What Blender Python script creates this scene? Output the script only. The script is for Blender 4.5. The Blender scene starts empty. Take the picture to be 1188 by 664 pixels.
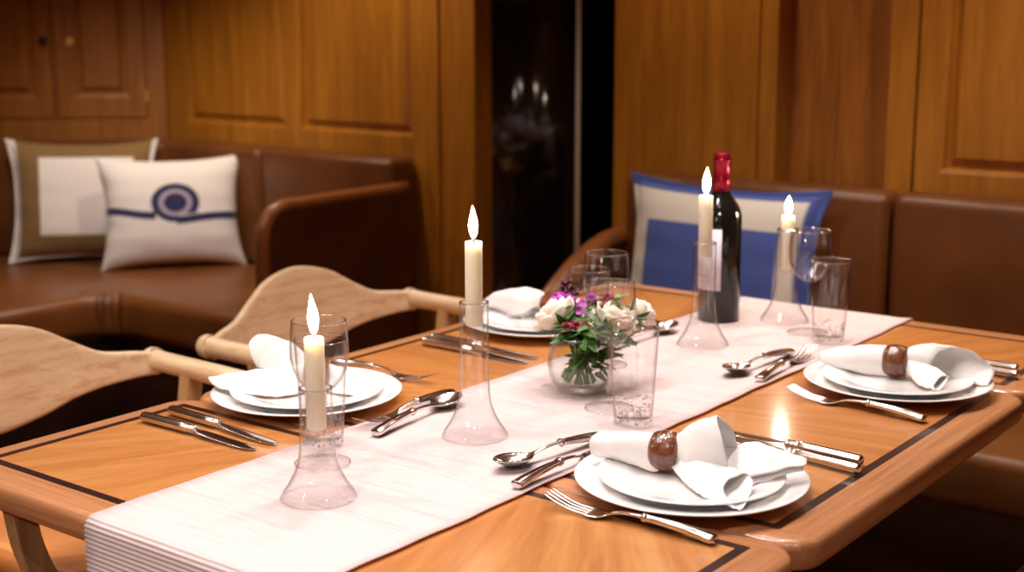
import bpy, bmesh, math, random
from mathutils import Vector, Matrix
random.seed(7)
S = bpy.context.scene
C = S.collection
PI = math.pi
T = 0.74                     # table top height
RZ = T + 0.0035              # top of the runner

# ------------------------------------------------------------------ helpers
def thing(name, label, cat, loc=(0, 0, 0), rz=0.0, group=None):
    o = bpy.data.objects.new(name, None); C.objects.link(o)
    o.empty_display_size = 0.05
    o.location = loc; o.rotation_euler = (0, 0, rz)
    o['label'] = label; o['category'] = cat
    if group: o['group'] = group
    return o

def tag(o, label, cat, group=None):
    o['label'] = label; o['category'] = cat
    if group: o['group'] = group
    return o

def mesh(name, verts, faces, mats, parent=None, smooth=True, midx=None):
    me = bpy.data.meshes.new(name)
    me.from_pydata([tuple(v) for v in verts], [], faces)
    if not isinstance(mats, (list, tuple)): mats = [mats]
    for m in mats: me.materials.append(m)
    if midx is not None:
        me.polygons.foreach_set('material_index', midx)
    me.polygons.foreach_set('use_smooth', [smooth] * len(me.polygons))
    me.update()
    o = bpy.data.objects.new(name, me); C.objects.link(o)
    if parent is not None: o.parent = parent
    return o

def from_bm(name, bm, mats, parent=None, smooth=False, angle=None):
    me = bpy.data.meshes.new(name)
    bmesh.ops.recalc_face_normals(bm, faces=bm.faces)
    bm.to_mesh(me); bm.free()
    if not isinstance(mats, (list, tuple)): mats = [mats]
    for m in mats: me.materials.append(m)
    me.polygons.foreach_set('use_smooth', [smooth] * len(me.polygons))
    if smooth and angle: me.set_sharp_from_angle(angle=math.radians(angle))
    me.update()
    o = bpy.data.objects.new(name, me); C.objects.link(o)
    if parent is not None: o.parent = parent
    return o

def structure(o):
    o['kind'] = 'structure'; return o

def dup(root, label, group=None, loc=None, rz=None):
    r = root.copy(); C.objects.link(r)
    if loc is not None: r.location = loc
    if rz is not None: r.rotation_euler = (0, 0, rz)
    r['label'] = label
    if group: r['group'] = group
    for ch in list(root.children):
        c = ch.copy(); C.objects.link(c); c.parent = r
        for g in list(ch.children):
            d = g.copy(); C.objects.link(d); d.parent = c
    return r

def lathe(profile, n=40, close=False):
    """profile: list of (r, z); returns verts, faces. r==0 collapses to a pole."""
    V, F, rings = [], [], []
    for r, z in profile:
        if r <= 1e-6:
            rings.append([len(V)]); V.append((0, 0, z))
        else:
            rings.append(list(range(len(V), len(V) + n)))
            for i in range(n):
                a = 2 * PI * i / n
                V.append((r * math.cos(a), r * math.sin(a), z))
    pairs = list(zip(rings[:-1], rings[1:]))
    if close: pairs.append((rings[-1], rings[0]))
    for A, B in pairs:
        if len(A) == 1 and len(B) == 1: continue
        for i in range(n):
            j = (i + 1) % n
            if len(A) == 1: F.append((A[0], B[j], B[i]))
            elif len(B) == 1: F.append((A[i], A[j], B[0]))
            else: F.append((A[i], A[j], B[j], B[i]))
    return V, F

def crom(p, t, closed=False):
    n = len(p)
    if closed:
        t = t % n; i = int(math.floor(t)); f = t - i
        P = [p[(i + k) % n] for k in (-1, 0, 1, 2)]
    else:
        t = min(max(t, 0), n - 1); i = min(int(math.floor(t)), n - 2); f = t - i
        g = lambda k: p[k] if 0 <= k < n else (p[0] * 2 - p[1] if k < 0 else p[-1] * 2 - p[-2])
        P = [g(i + k) for k in (-1, 0, 1, 2)]
    return 0.5 * (2 * P[1] + (P[2] - P[0]) * f + (2 * P[0] - 5 * P[1] + 4 * P[2] - P[3]) * f * f + (3 * P[1] - P[0] - 3 * P[2] + P[3]) * f ** 3)

def loft(rows, nu, nv, closed=False, cap0=False, cap1=False):
    """smooth surface through rows of control points; nu samples over rows, nv along each row."""
    rows = [[Vector(q) for q in r] for r in rows]
    m = len(rows[0])
    V, F = [], []
    cols = nv if closed else nv + 1
    for a in range(nu + 1):
        s = a / nu * (len(rows) - 1)
        ctrl = [crom([r[j] for r in rows], s) for j in range(m)]
        for b in range(cols):
            t = b / nv * (m if closed else m - 1)
            V.append(crom(ctrl, t, closed))
    for a in range(nu):
        for b in range(nv):
            b2 = (b + 1) % cols if closed else b + 1
            F.append((a * cols + b, a * cols + b2, (a + 1) * cols + b2, (a + 1) * cols + b))
    if closed and cap0: F.append(tuple(range(cols - 1, -1, -1)))
    if closed and cap1: F.append(tuple(nu * cols + k for k in range(cols)))
    return V, F

def join(*vf):
    V, F = [], []
    for v, f in vf:
        o = len(V); V += list(v); F += [tuple(i + o for i in q) for q in f]
    return V, F

def xf(vf, M):
    return [M @ Vector(v) for v in vf[0]], vf[1]

def tube(pts, rad, n=12, sub=6, cap=True, flat=1.0):
    """tube through pts (list of 3-vectors) with radius list or scalar."""
    P = [Vector(p) for p in pts]
    if not isinstance(rad, (list, tuple)): rad = [rad] * len(P)
    R = [Vector((r, 0, 0)) for r in rad]
    k = max(1, (len(P) - 1) * sub)
    path = [crom(P, i / k * (len(P) - 1)) for i in range(k + 1)]
    rr = [max(1e-5, crom(R, i / k * (len(P) - 1)).x) for i in range(k + 1)]
    V, F = [], []
    up = None
    for i, p in enumerate(path):
        d = (path[min(i + 1, k)] - path[max(i - 1, 0)]).normalized()
        if up is None:
            up = Vector((0, 0, 1)) if abs(d.z) < 0.9 else Vector((1, 0, 0))
        a = d.cross(up).normalized(); up = a.cross(d).normalized()
        for j in range(n):
            t = 2 * PI * j / n
            V.append(p + a * (rr[i] * math.cos(t)) + up * (rr[i] * flat * math.sin(t)))
    for i in range(k):
        for j in range(n):
            j2 = (j + 1) % n
            F.append((i * n + j, i * n + j2, (i + 1) * n + j2, (i + 1) * n + j))
    if cap:
        F.append(tuple(range(n - 1, -1, -1))); F.append(tuple(k * n + j for j in range(n)))
    return V, F

def bm_box(bm, x0, x1, y0, y1, z0, z1):
    v = [bm.verts.new((x, y, z)) for x in (x0, x1) for y in (y0, y1) for z in (z0, z1)]
    for f in ((0, 1, 3, 2), (4, 6, 7, 5), (0, 4, 5, 1), (2, 3, 7, 6), (0, 2, 6, 4), (1, 5, 7, 3)):
        bm.faces.new([v[i] for i in f])
    return v

def bm_prism(bm, poly, z0, z1):
    a = [bm.verts.new((x, y, z0)) for x, y in poly]
    b = [bm.verts.new((x, y, z1)) for x, y in poly]
    n = len(poly)
    bm.faces.new(a[::-1]); bm.faces.new(b)
    for i in range(n):
        j = (i + 1) % n
        bm.faces.new((a[i], a[j], b[j], b[i]))

def bevel(bm, w, seg=2, sharp=40):
    bmesh.ops.recalc_face_normals(bm, faces=bm.faces)
    es = [e for e in bm.edges if len(e.link_faces) == 2 and e.calc_face_angle(0) > math.radians(sharp)]
    bmesh.ops.bevel(bm, geom=es, offset=w, segments=seg, profile=0.5, affect='EDGES', clamp_overlap=True)

def box(name, dims, mat, parent=None, bev=0.004, seg=2):
    bm = bmesh.new(); bm_box(bm, *dims)
    if bev: bevel(bm, bev, seg)
    return from_bm(name, bm, mat, parent, smooth=bool(bev), angle=50)

def rrect(x0, x1, y0, y1, r, n=8):
    pts = []
    for cx, cy, a0 in ((x1 - r, y1 - r, 0), (x0 + r, y1 - r, 90), (x0 + r, y0 + r, 180), (x1 - r, y0 + r, 270)):
        for k in range(n + 1):
            a = math.radians(a0 + 90 * k / n)
            pts.append((cx + r * math.cos(a), cy + r * math.sin(a)))
    return pts

# ------------------------------------------------------------------ materials
def lin(r, g, b):
    f = lambda c: (c / 255 / 12.92) if c / 255 <= 0.04045 else ((c / 255 + 0.055) / 1.055) ** 2.4
    return (f(r), f(g), f(b), 1.0)

class NT:
    def __init__(self, name):
        self.m = bpy.data.materials.new(name); self.m.use_nodes = True
        self.t = self.m.node_tree; self.t.nodes.clear()
        self.out = self.n('ShaderNodeOutputMaterial')
    def n(self, typ, **kw):
        x = self.t.nodes.new(typ)
        for k, v in kw.items():
            if k.startswith('i_'):
                x.inputs[int(k[2:])].default_value = v
            else: setattr(x, k, v)
        return x
    def l(self, a, b): self.t.links.new(a, b)
    def bsdf(self, **kw):
        b = self.n('ShaderNodeBsdfPrincipled')
        for k, v in kw.items(): b.inputs[k.replace('_', ' ')].default_value = v
        self.l(b.outputs[0], self.out.inputs[0]); return b
    def math(self, op, a, b=None, c=None):
        x = self.n('ShaderNodeMath', operation=op)
        for i, v in enumerate((a, b, c)):
            if v is None: continue
            if isinstance(v, (int, float)): x.inputs[i].default_value = v
            else: self.l(v, x.inputs[i])
        return x.outputs[0]
    def ramp(self, fac, stops):
        r = self.n('ShaderNodeValToRGB')
        e = r.color_ramp.elements
        while len(e) < len(stops): e.new(0.5)
        for k, (p, c) in enumerate(stops): e[k].position = p; e[k].color = c
        self.l(fac, r.inputs[0]); return r.outputs[0]
    def noise(self, vec, scale, detail=4, rough=0.55, dist=0.0):
        x = self.n('ShaderNodeTexNoise')
        x.inputs['Scale'].default_value = scale; x.inputs['Detail'].default_value = detail
        x.inputs['Roughness'].default_value = rough; x.inputs['Distortion'].default_value = dist
        if vec is not None: self.l(vec, x.inputs['Vector'])
        return x.outputs[0]
    def bump(self, h, strength, dist=0.001):
        b = self.n('ShaderNodeBump'); b.inputs['Strength'].default_value = strength
        b.inputs['Distance'].default_value = dist
        self.l(h, b.inputs['Height']); return b.outputs[0]
    def mix(self, fac, a, b, blend='MIX'):
        x = self.n('ShaderNodeMix', data_type='RGBA', blend_type=blend)
        for i, v in ((0, fac), (6, a), (7, b)):
            if isinstance(v, (int, float, tuple)): x.inputs[i].default_value = v
            else: self.l(v, x.inputs[i])
        return x.outputs[2]

def wood(name, dark, mid, light, axis='z', scale=1.0, stretch=14.0, rough=0.4, coat=0.0, coatr=0.1, contrast=1.0):
    t = NT(name)
    tc = t.n('ShaderNodeTexCoord')
    mp = t.n('ShaderNodeMapping')
    s = [stretch * scale] * 3; s['xyz'.index(axis)] = scale
    mp.inputs['Scale'].default_value = s
    t.l(tc.outputs['Object'], mp.inputs['Vector'])
    n1 = t.noise(mp.outputs[0], 1.6, 5, 0.6, 0.6)
    n2 = t.noise(mp.outputs[0], 9.0, 3, 0.6, 0.2)
    v = t.math('ADD', t.math('MULTIPLY', n1, 0.75), t.math('MULTIPLY', n2, 0.25))
    d = 0.17 * contrast
    col = t.ramp(v, [(0.5 - d, dark), (0.5, mid), (0.5 + d, light)])
    b = t.bsdf(Roughness=rough)
    b.inputs['Coat Weight'].default_value = coat; b.inputs['Coat Roughness'].default_value = coatr
    t.l(col, b.inputs['Base Color'])
    t.l(t.bump(n2, 0.06), b.inputs['Normal'])
    return t.m

def sunburst(name, dark, mid, light, wedges=20):
    """veneer whose grain fans out from the middle of the table"""
    t = NT(name)
    tc = t.n('ShaderNodeTexCoord'); sp = t.n('ShaderNodeSeparateXYZ')
    t.l(tc.outputs['Object'], sp.inputs[0])
    ang = t.math('ARCTAN2', sp.outputs[1], sp.outputs[0])
    rad = t.math('SQRT', t.math('ADD', t.math('MULTIPLY', sp.outputs[0], sp.outputs[0]), t.math('MULTIPLY', sp.outputs[1], sp.outputs[1])))
    cb = t.n('ShaderNodeCombineXYZ')
    t.l(t.math('MULTIPLY', ang, 9.0), cb.inputs[0]); t.l(t.math('MULTIPLY', rad, 1.1), cb.inputs[1])
    n1 = t.noise(cb.outputs[0], 2.4, 5, 0.6, 0.35)
    n2 = t.noise(cb.outputs[0], 14.0, 3, 0.6, 0.1)
    wn = t.n('ShaderNodeTexWhiteNoise', noise_dimensions='1D')
    t.l(t.math('FLOOR', t.math('MULTIPLY', ang, wedges / (2 * PI))), wn.inputs['W'])
    v = t.math('ADD', t.math('ADD', t.math('MULTIPLY', n1, 0.62), t.math('MULTIPLY', n2, 0.26)), t.math('MULTIPLY', wn.outputs[0], 0.12))
    col = t.ramp(v, [(0.34, dark), (0.5, mid), (0.66, light)])
    b = t.bsdf(Roughness=0.32)
    b.inputs['Coat Weight'].default_value = 0.9; b.inputs['Coat Roughness'].default_value = 0.13
    t.l(col, b.inputs['Base Color'])
    return t.m

def plain(name, col, rough=0.5, metal=0.0, **kw):
    t = NT(name)
    tc = t.n('ShaderNodeTexCoord')
    nz = t.noise(tc.outputs['Object'], 35, 3)
    c2 = tuple(min(1, c * 1.08) for c in col[:3]) + (1,); c1 = tuple(c * 0.92 for c in col[:3]) + (1,)
    b = t.bsdf(Roughness=rough, Metallic=metal)
    for k, v in kw.items(): b.inputs[k.replace('_', ' ')].default_value = v
    t.l(t.ramp(nz, [(0.3, c1), (0.7, c2)]), b.inputs['Base Color'])
    return t.m

def leather(name, col, rough=0.38):
    t = NT(name)
    tc = t.n('ShaderNodeTexCoord')
    n1 = t.noise(tc.outputs['Object'], 5, 5, 0.65)
    n2 = t.noise(tc.outputs['Object'], 260, 2)
    c = Vector(col[:3])
    b = t.bsdf(Roughness=rough)
    t.l(t.ramp(n1, [(0.3, (*(c * 0.72), 1)), (0.55, (*c, 1)), (0.75, (*(c * 1.3), 1))]), b.inputs['Base Color'])
    t.l(t.bump(n2, 0.12), b.inputs['Normal'])
    return t.m

def fabric(name, col, scale=900, strength=0.15, rough=0.9, sheen=0.1, var=0.06, attr=None):
    t = NT(name)
    tc = t.n('ShaderNodeTexCoord')
    n1 = t.noise(tc.outputs['Object'], 8, 4)
    n2 = t.noise(tc.outputs['Object'], scale, 2)
    b = t.bsdf(Roughness=rough)
    b.inputs['Sheen Weight'].default_value = sheen
    if attr:
        a = t.n('ShaderNodeVertexColor'); a.layer_name = attr
        t.l(t.mix(t.math('MULTIPLY', n1, 0.05), a.outputs[0], (0.35, 0.33, 0.3, 1)), b.inputs['Base Color'])
    else:
        c1 = tuple(c * (1 - var) for c in col[:3]) + (1,); c2 = tuple(min(1, c * (1 + var)) for c in col[:3]) + (1,)
        t.l(t.ramp(n1, [(0.3, c1), (0.7, c2)]), b.inputs['Base Color'])
    t.l(t.bump(n2, strength), b.inputs['Normal'])
    return t.m

def thin_glass(name, tint=(0.997, 0.997, 0.997, 1), f0=0.040, power=7.0, rough=0.015, edge=(0.30, 0.27, 0.27, 1)):
    """thin clear glass wall: straight transmission and a Fresnel mirror"""
    t = NT(name)
    g = t.n('ShaderNodeNewGeometry')
    dt = t.n('ShaderNodeVectorMath', operation='DOT_PRODUCT')
    t.l(g.outputs['Normal'], dt.inputs[0]); t.l(g.outputs['Incoming'], dt.inputs[1])
    c = t.math('SUBTRACT', 1.0, t.math('ABSOLUTE', dt.outputs['Value']))
    f = t.math('ADD', f0, t.math('MULTIPLY', t.math('POWER', c, power), 1 - f0))
    tr = t.n('ShaderNodeBsdfTransparent')
    t.l(t.mix(t.math('POWER', c, 5.0), tint, edge), tr.inputs[0])
    gl = t.n('ShaderNodeBsdfGlossy'); gl.inputs['Roughness'].default_value = rough
    gl.inputs[0].default_value = (1, 1, 1, 1)
    mx = t.n('ShaderNodeMixShader')
    t.l(f, mx.inputs[0]); t.l(tr.outputs[0], mx.inputs[1]); t.l(gl.outputs[0], mx.inputs[2])
    t.l(mx.outputs[0], t.out.inputs[0])
    return t.m

M = {}
M['panel'] = sunburst('table_veneer', lin(180, 110, 56), lin(203, 133, 73), lin(217, 153, 91))
M['border_x'] = wood('table_border_long', lin(168, 108, 68), lin(190, 128, 84), lin(206, 148, 102), 'x', 3, 34, 0.34, 0.5, 0.1)
M['border_y'] = wood('table_border_cross', lin(168, 108, 68), lin(190, 128, 84), lin(206, 148, 102), 'y', 3, 34, 0.34, 0.5, 0.1)
M['inlay'] = wood('dark_inlay', lin(38, 20, 18), lin(52, 28, 26), lin(66, 38, 34), 'x', 5, 10, 0.3, 0.5, 0.1)
M['wall'] = wood('wall_teak', lin(146, 90, 24), lin(164, 103, 29), lin(182, 118, 38), 'z', 1.6, 12, 0.42, 0.2, 0.25)
M['wall_h'] = wood('wall_teak_rail', lin(112, 62, 18), lin(142, 84, 26), lin(166, 102, 36), 'y', 1.6, 12, 0.38, 0.25, 0.2)
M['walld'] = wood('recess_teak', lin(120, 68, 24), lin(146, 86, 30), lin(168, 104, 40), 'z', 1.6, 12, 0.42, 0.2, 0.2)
M['cab'] = wood('cabinet_teak', lin(132, 78, 26), lin(150, 90, 30), lin(166, 104, 38), 'z', 1.8, 12, 0.4, 0.25, 0.2)
M['floor'] = wood('floor_teak', lin(90, 48, 18), lin(120, 68, 28), lin(142, 84, 38), 'x', 2.0, 12, 0.35, 0.3, 0.15)
M['plinth'] = wood('plinth_wood', lin(40, 20, 10), lin(52, 26, 13), lin(64, 33, 17), 'x', 2, 10, 0.4)
M['pedestal'] = wood('pedestal_wood', lin(70, 30, 16), lin(92, 42, 22), lin(110, 54, 28), 'z', 2, 10, 0.4)
M['ash'] = wood('pale_ash', lin(214, 174, 134), lin(234, 200, 160), lin(242, 214, 178), 'x', 5, 9, 0.38, 0.3, 0.15, 0.85)
M['ash_y'] = wood('pale_ash_rail', lin(218, 178, 136), lin(238, 204, 162), lin(244, 216, 178), 'y', 4, 9, 0.36, 0.3, 0.15, 0.8)
M['ash_z'] = wood('pale_ash_leg', lin(170, 128, 84), lin(196, 154, 108), lin(212, 172, 126), 'z', 4, 9, 0.4, 0.2, 0.15, 0.8)
M['leather'] = leather('brown_leather', lin(118, 69, 31))
M['leather_back'] = leather('brown_leather_back', lin(106, 60, 28))
M['leather_rim'] = leather('brown_leather_piping', lin(140, 80, 40), 0.34)
M['leather_shaded'] = leather('shaded_brown_leather', lin(84, 42, 20), 0.45)  # armrest face: brown lowered because less light reaches it
M['tan'] = leather('tan_leather', lin(208, 132, 72), 0.42)
M['black'] = plain('lacquer_and_hall_dark', (0.006, 0.005, 0.005, 1), 0.07)
M['strip'] = plain('brushed_metal', lin(214, 196, 190), 0.5, 0.0)
M['brass'] = plain('brass', lin(224, 176, 92), 0.5, 0.6)
M['knob'] = plain('black_knob', (0.01, 0.008, 0.008, 1), 0.35)
M['ceiling'] = plain('ceiling_paint', lin(226, 214, 196), 0.8)
M['china'] = plain('white_china', lin(246, 243, 242), 0.12, Coat_Weight=0.5)
M['silver'] = plain('polished_steel', lin(232, 228, 226), 0.15, 1.0)
M['silver_r'] = plain('reeded_steel', lin(222, 215, 212), 0.13, 1.0)
M['napkin'] = fabric('white_linen', lin(244, 240, 238), 700, 0.2)
M['ring'] = None
M['glass'] = thin_glass('clear_glass')
M['water'] = thin_glass('clear_water', (0.95, 0.97, 0.95, 1), 0.03, 4)
M['green'] = plain('leaf_green', lin(66, 112, 40), 0.5)
M['green2'] = plain('leaf_green_pale', lin(122, 158, 70), 0.5)
M['stem'] = plain('stem_green', lin(96, 134, 52), 0.45)
M['bottle'] = plain('dark_bottle_glass', (0.006, 0.007, 0.005, 1), 0.05, Specular_IOR_Level=0.5)
M['foil'] = plain('red_foil', lin(150, 14, 44), 0.22, 0.6)
M['paper'] = plain('label_paper', lin(214, 208, 222), 0.7)
M['rose'] = fabric('cream_rose', lin(252, 238, 222), 60, 0.05, 0.6, 0.2, 0.04)
M['purple'] = plain('purple_petal', lin(176, 28, 164), 0.5)
M['lilac'] = plain('lilac_petal', lin(196, 118, 190), 0.5)
M['crimson'] = plain('crimson_petal', lin(132, 14, 48), 0.55)
M['maroon'] = plain('maroon_petal', lin(78, 16, 34), 0.55)
M['wick'] = plain('burnt_wick', (0.02, 0.015, 0.01, 1), 0.9)

def mk_ring():
    t = NT('burl_wood')
    tc = t.n('ShaderNodeTexCoord')
    n1 = t.noise(tc.outputs['Object'], 55, 4, 0.6, 1.2)
    vo = t.n('ShaderNodeTexVoronoi'); vo.inputs['Scale'].default_value = 240
    t.l(tc.outputs['Object'], vo.inputs['Vector'])
    b = t.bsdf(Roughness=0.25); b.inputs['Coat Weight'].default_value = 0.6
    t.l(t.ramp(n1, [(0.3, lin(70, 34, 20)), (0.55, lin(126, 72, 44)), (0.75, lin(158, 100, 64))]), b.inputs['Base Color'])
    t.l(t.bump(vo.outputs['Distance'], 0.4), b.inputs['Normal'])
    return t.m
M['ring'] = mk_ring()

def mk_wax():
    t = NT('ivory_wax')
    tc = t.n('ShaderNodeTexCoord')
    n1 = t.noise(tc.outputs['Object'], 20, 2)
    b = t.bsdf(Roughness=0.35)
    b.inputs['Subsurface Weight'].default_value = 0.55
    b.inputs['Subsurface Radius'].default_value = (0.028, 0.024, 0.019)
    b.inputs['Subsurface Scale'].default_value = 1.0
    t.l(t.ramp(n1, [(0.3, lin(252, 236, 210)), (0.7, lin(255, 242, 220))]), b.inputs['Base Color'])
    return t.m
M['wax'] = mk_wax()

def mk_flame():
    t = NT('candle_flame')
    e = t.n('ShaderNodeEmission')
    tc = t.n('ShaderNodeTexCoord'); sp = t.n('ShaderNodeSeparateXYZ')
    t.l(tc.outputs['Generated'], sp.inputs[0])
    t.l(t.ramp(sp.outputs[2], [(0.0, (1.0, 0.62, 0.40, 1)), (0.25, (1.0, 0.86, 0.68, 1)), (1.0, (1.0, 0.74, 0.5, 1))]), e.inputs[0])
    e.inputs[1].default_value = FLAME
    t.l(e.outputs[0], t.out.inputs[0])
    return t.m
FLAME = 170.0
M['flame'] = mk_flame()

def mk_runner():
    t = NT('woven_runner_cloth')
    tc = t.n('ShaderNodeTexCoord')
    mp = t.n('ShaderNodeMapping'); mp.inputs['Scale'].default_value = (190, 7, 190)
    t.l(tc.outputs['Object'], mp.inputs['Vector'])
    n1 = t.noise(mp.outputs[0], 1.0, 4, 0.65)
    mp2 = t.n('ShaderNodeMapping'); mp2.inputs['Scale'].default_value = (60, 3, 60)
    t.l(tc.outputs['Object'], mp2.inputs['Vector'])
    n2 = t.noise(mp2.outputs[0], 1.0, 3, 0.6)
    v = t.math('ADD', t.math('MULTIPLY', n1, 0.6), t.math('MULTIPLY', n2, 0.4))
    b = t.bsdf(Roughness=0.85); b.inputs['Sheen Weight'].default_value = 0.15
    t.l(t.ramp(v, [(0.3, lin(198, 173, 172)), (0.46, lin(217, 194, 193)), (0.7, lin(226, 206, 204))]), b.inputs['Base Color'])
    t.l(t.bump(n1, 0.3), b.inputs['Normal'])
    return t.m
M['runner'] = mk_runner()
# ------------------------------------------------------------------ room shell
X_W = 3.30                   # face of the panelled back wall
CEIL = 2.0

def quadbox(V, F, fr, s0, s1, d0, d1, z0, z1, bev=0.0):
    """box in a wall frame: fr(s, d, z) -> world; d grows into the room"""
    o = len(V)
    for s in (s0, s1):
        for d in (d0, d1):
            for z in (z0, z1): V.append(fr(s, d, z))
    for f in ((0, 1, 3, 2), (4, 6, 7, 5), (0, 4, 5, 1), (2, 3, 7, 6), (0, 2, 6, 4), (1, 5, 7, 3)):
        F.append(tuple(i + o for i in f))

def raised_panel(V, F, fr, s0, s1, z0, z1, d):
    """recessed panel with a raised field, filling an opening whose frame face is at depth d"""
    loops = [(0.0, 0.0), (0.008, -0.003), (0.012, -0.020), (0.022, -0.020), (0.036, -0.008), (0.039, -0.007)]
    o = len(V)
    for ins, dd in loops:
        for s, z in ((s0 + ins, z0 + ins), (s1 - ins, z0 + ins), (s1 - ins, z1 - ins), (s0 + ins, z1 - ins)):
            V.append(fr(s, d + dd, z))
    for k in range(len(loops) - 1):
        for i in range(4):
            j = (i + 1) % 4
            F.append((o + k * 4 + i, o + k * 4 + j, o + k * 4 + 4 + j, o + k * 4 + 4 + i))
    k = (len(loops) - 1) * 4
    F.append((o + k, o + k + 1, o + k + 2, o + k + 3))

structure(box('floor', (-1.4, 4.2, -0.7, 5.3, -0.06, 0.0), M['floor'], bev=0))
structure(box('ceiling', (-1.4, 4.2, -0.7, 5.3, CEIL, CEIL + 0.06), M['ceiling'], bev=0))

fb = lambda s, d, z: (X_W - d, s, z)          # back wall frame: s = y
# panelled half left of the dark doorway
V, F = [], []
quadbox(V, F, fb, 2.64, 4.13, -0.10, -0.03, 0, CEIL)                    # backing
for a, b in ((4.02, 4.13), (3.435, 3.50), (2.82, 2.92)):
    quadbox(V, F, fb, a, b, -0.03, 0.0, 0, CEIL)
for z0, z1 in ((T + 0.09, T + 0.165), (1.86, CEIL), (0.0, 0.10)):
    quadbox(V, F, fb, 2.92, 4.02, -0.03, -0.0005, z0, z1)
for a, b in ((3.50, 4.02), (2.92, 3.435)):
    raised_panel(V, F, fb, a, b, T + 0.165, 1.86, -0.0005)
    raised_panel(V, F, fb, a, b, 0.10, T + 0.09, -0.0005)
quadbox(V, F, fb, 2.745, 2.82, -0.03, 0.016, 0, CEIL)                   # stepped pilaster beside the doorway
quadbox(V, F, fb, 2.652, 2.745, -0.10, 0.022, 0, CEIL)
quadbox(V, F, fb, 2.795, 2.805, 0.018, 0.024, 0, CEIL)
structure(mesh('wall_back', V, F, M['wall'], smooth=False))
# half right of the doorway: plain boards, deep recess, panelled cabinet front
V, F, MI = [], [], []
def add(n0, idx): MI.extend([idx] * (len(F) - n0))
n0 = len(F)
quadbox(V, F, fb, -0.40, 2.16, -0.16, -0.08, 0, CEIL)
for a, b, d in ((1.875, 2.16, 0.0), (1.735, 1.873, 0.0), (1.705, 1.733, 0.012), (1.655, 1.703, 0.004)):
    quadbox(V, F, fb, a, b, -0.08, d, 0, CEIL)
for a, b, d in ((1.21, 1.272, 0.010), (0.60, 0.665, 0.010), (-0.40, -0.02, 0.010)):
    quadbox(V, F, fb, a, b, -0.08, d, 0, CEIL)
quadbox(V, F, fb, 1.278, 1.345, -0.08, 0.016, 0, CEIL)
for z0, z1 in ((T + 0.09, T + 0.165), (1.88, CEIL), (0.0, 0.10)):
    quadbox(V, F, fb, -0.02, 1.21, -0.08, 0.0095, z0, z1)
for a, b in ((0.665, 1.21), (-0.02, 0.60)):
    raised_panel(V, F, fb, a, b, T + 0.165, 1.88, 0.0095)
    raised_panel(V, F, fb, a, b, 0.10, T + 0.09, 0.0095)
add(n0, 0)
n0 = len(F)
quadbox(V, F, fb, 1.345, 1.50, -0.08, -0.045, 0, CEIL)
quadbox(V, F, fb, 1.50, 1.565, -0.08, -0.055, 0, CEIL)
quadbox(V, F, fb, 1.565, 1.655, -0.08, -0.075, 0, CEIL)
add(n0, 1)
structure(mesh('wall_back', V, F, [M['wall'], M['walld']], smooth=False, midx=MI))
# lacquered door and the dark hall behind it, between the two halves
DA = math.radians(-50.3)                                     # the door stands ajar, swung away from the room
d1 = structure(box('door_1', (0.0, 0.262, -0.0, 0.035, 0.0, CEIL), M['black'], bev=0.002))
d1.location = (X_W + 0.045, 2.642, 0); d1.rotation_euler = (0, 0, DA)
box('edge_strip', (0.262, 0.276, -0.001, 0.035, 0.0, CEIL), M['strip'], d1, bev=0.001)
for dims in ((X_W + 0.60, X_W + 0.64, 1.70, 3.1, 0, CEIL), (X_W + 0.16, X_W + 0.60, 1.70, 1.74, 0, CEIL), (X_W + 0.10, X_W + 0.60, 3.06, 3.10, 0, CEIL)):
    structure(box('wall_back', dims, M['black'], bev=0))  # hall darkness painted as black walls

# slanted corner behind the sofa and the far left wall
q = math.sqrt(0.5)
fd = lambda s, d, z: (X_W - s * q - d * q, 4.13 + s * q - d * q, z)     # s along the slanted wall, d into the room
V, F = [], []
quadbox(V, F, fd, -0.02, 1.30, -0.10, -0.002, 0, CEIL)
structure(mesh('wall_left', V, F, M['cab'], smooth=False))
structure(box('wall_left', (-1.4, 2.46, 5.02, 5.10, 0, CEIL), M['cab'], bev=0))
structure(box('wall_front', (-1.4, -1.3, -0.7, 5.1, 0, CEIL), M['wall'], bev=0))
structure(box('wall_right', (-1.3, 3.46, -0.60, -0.52, 0, CEIL), M['wall'], bev=0))

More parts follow.
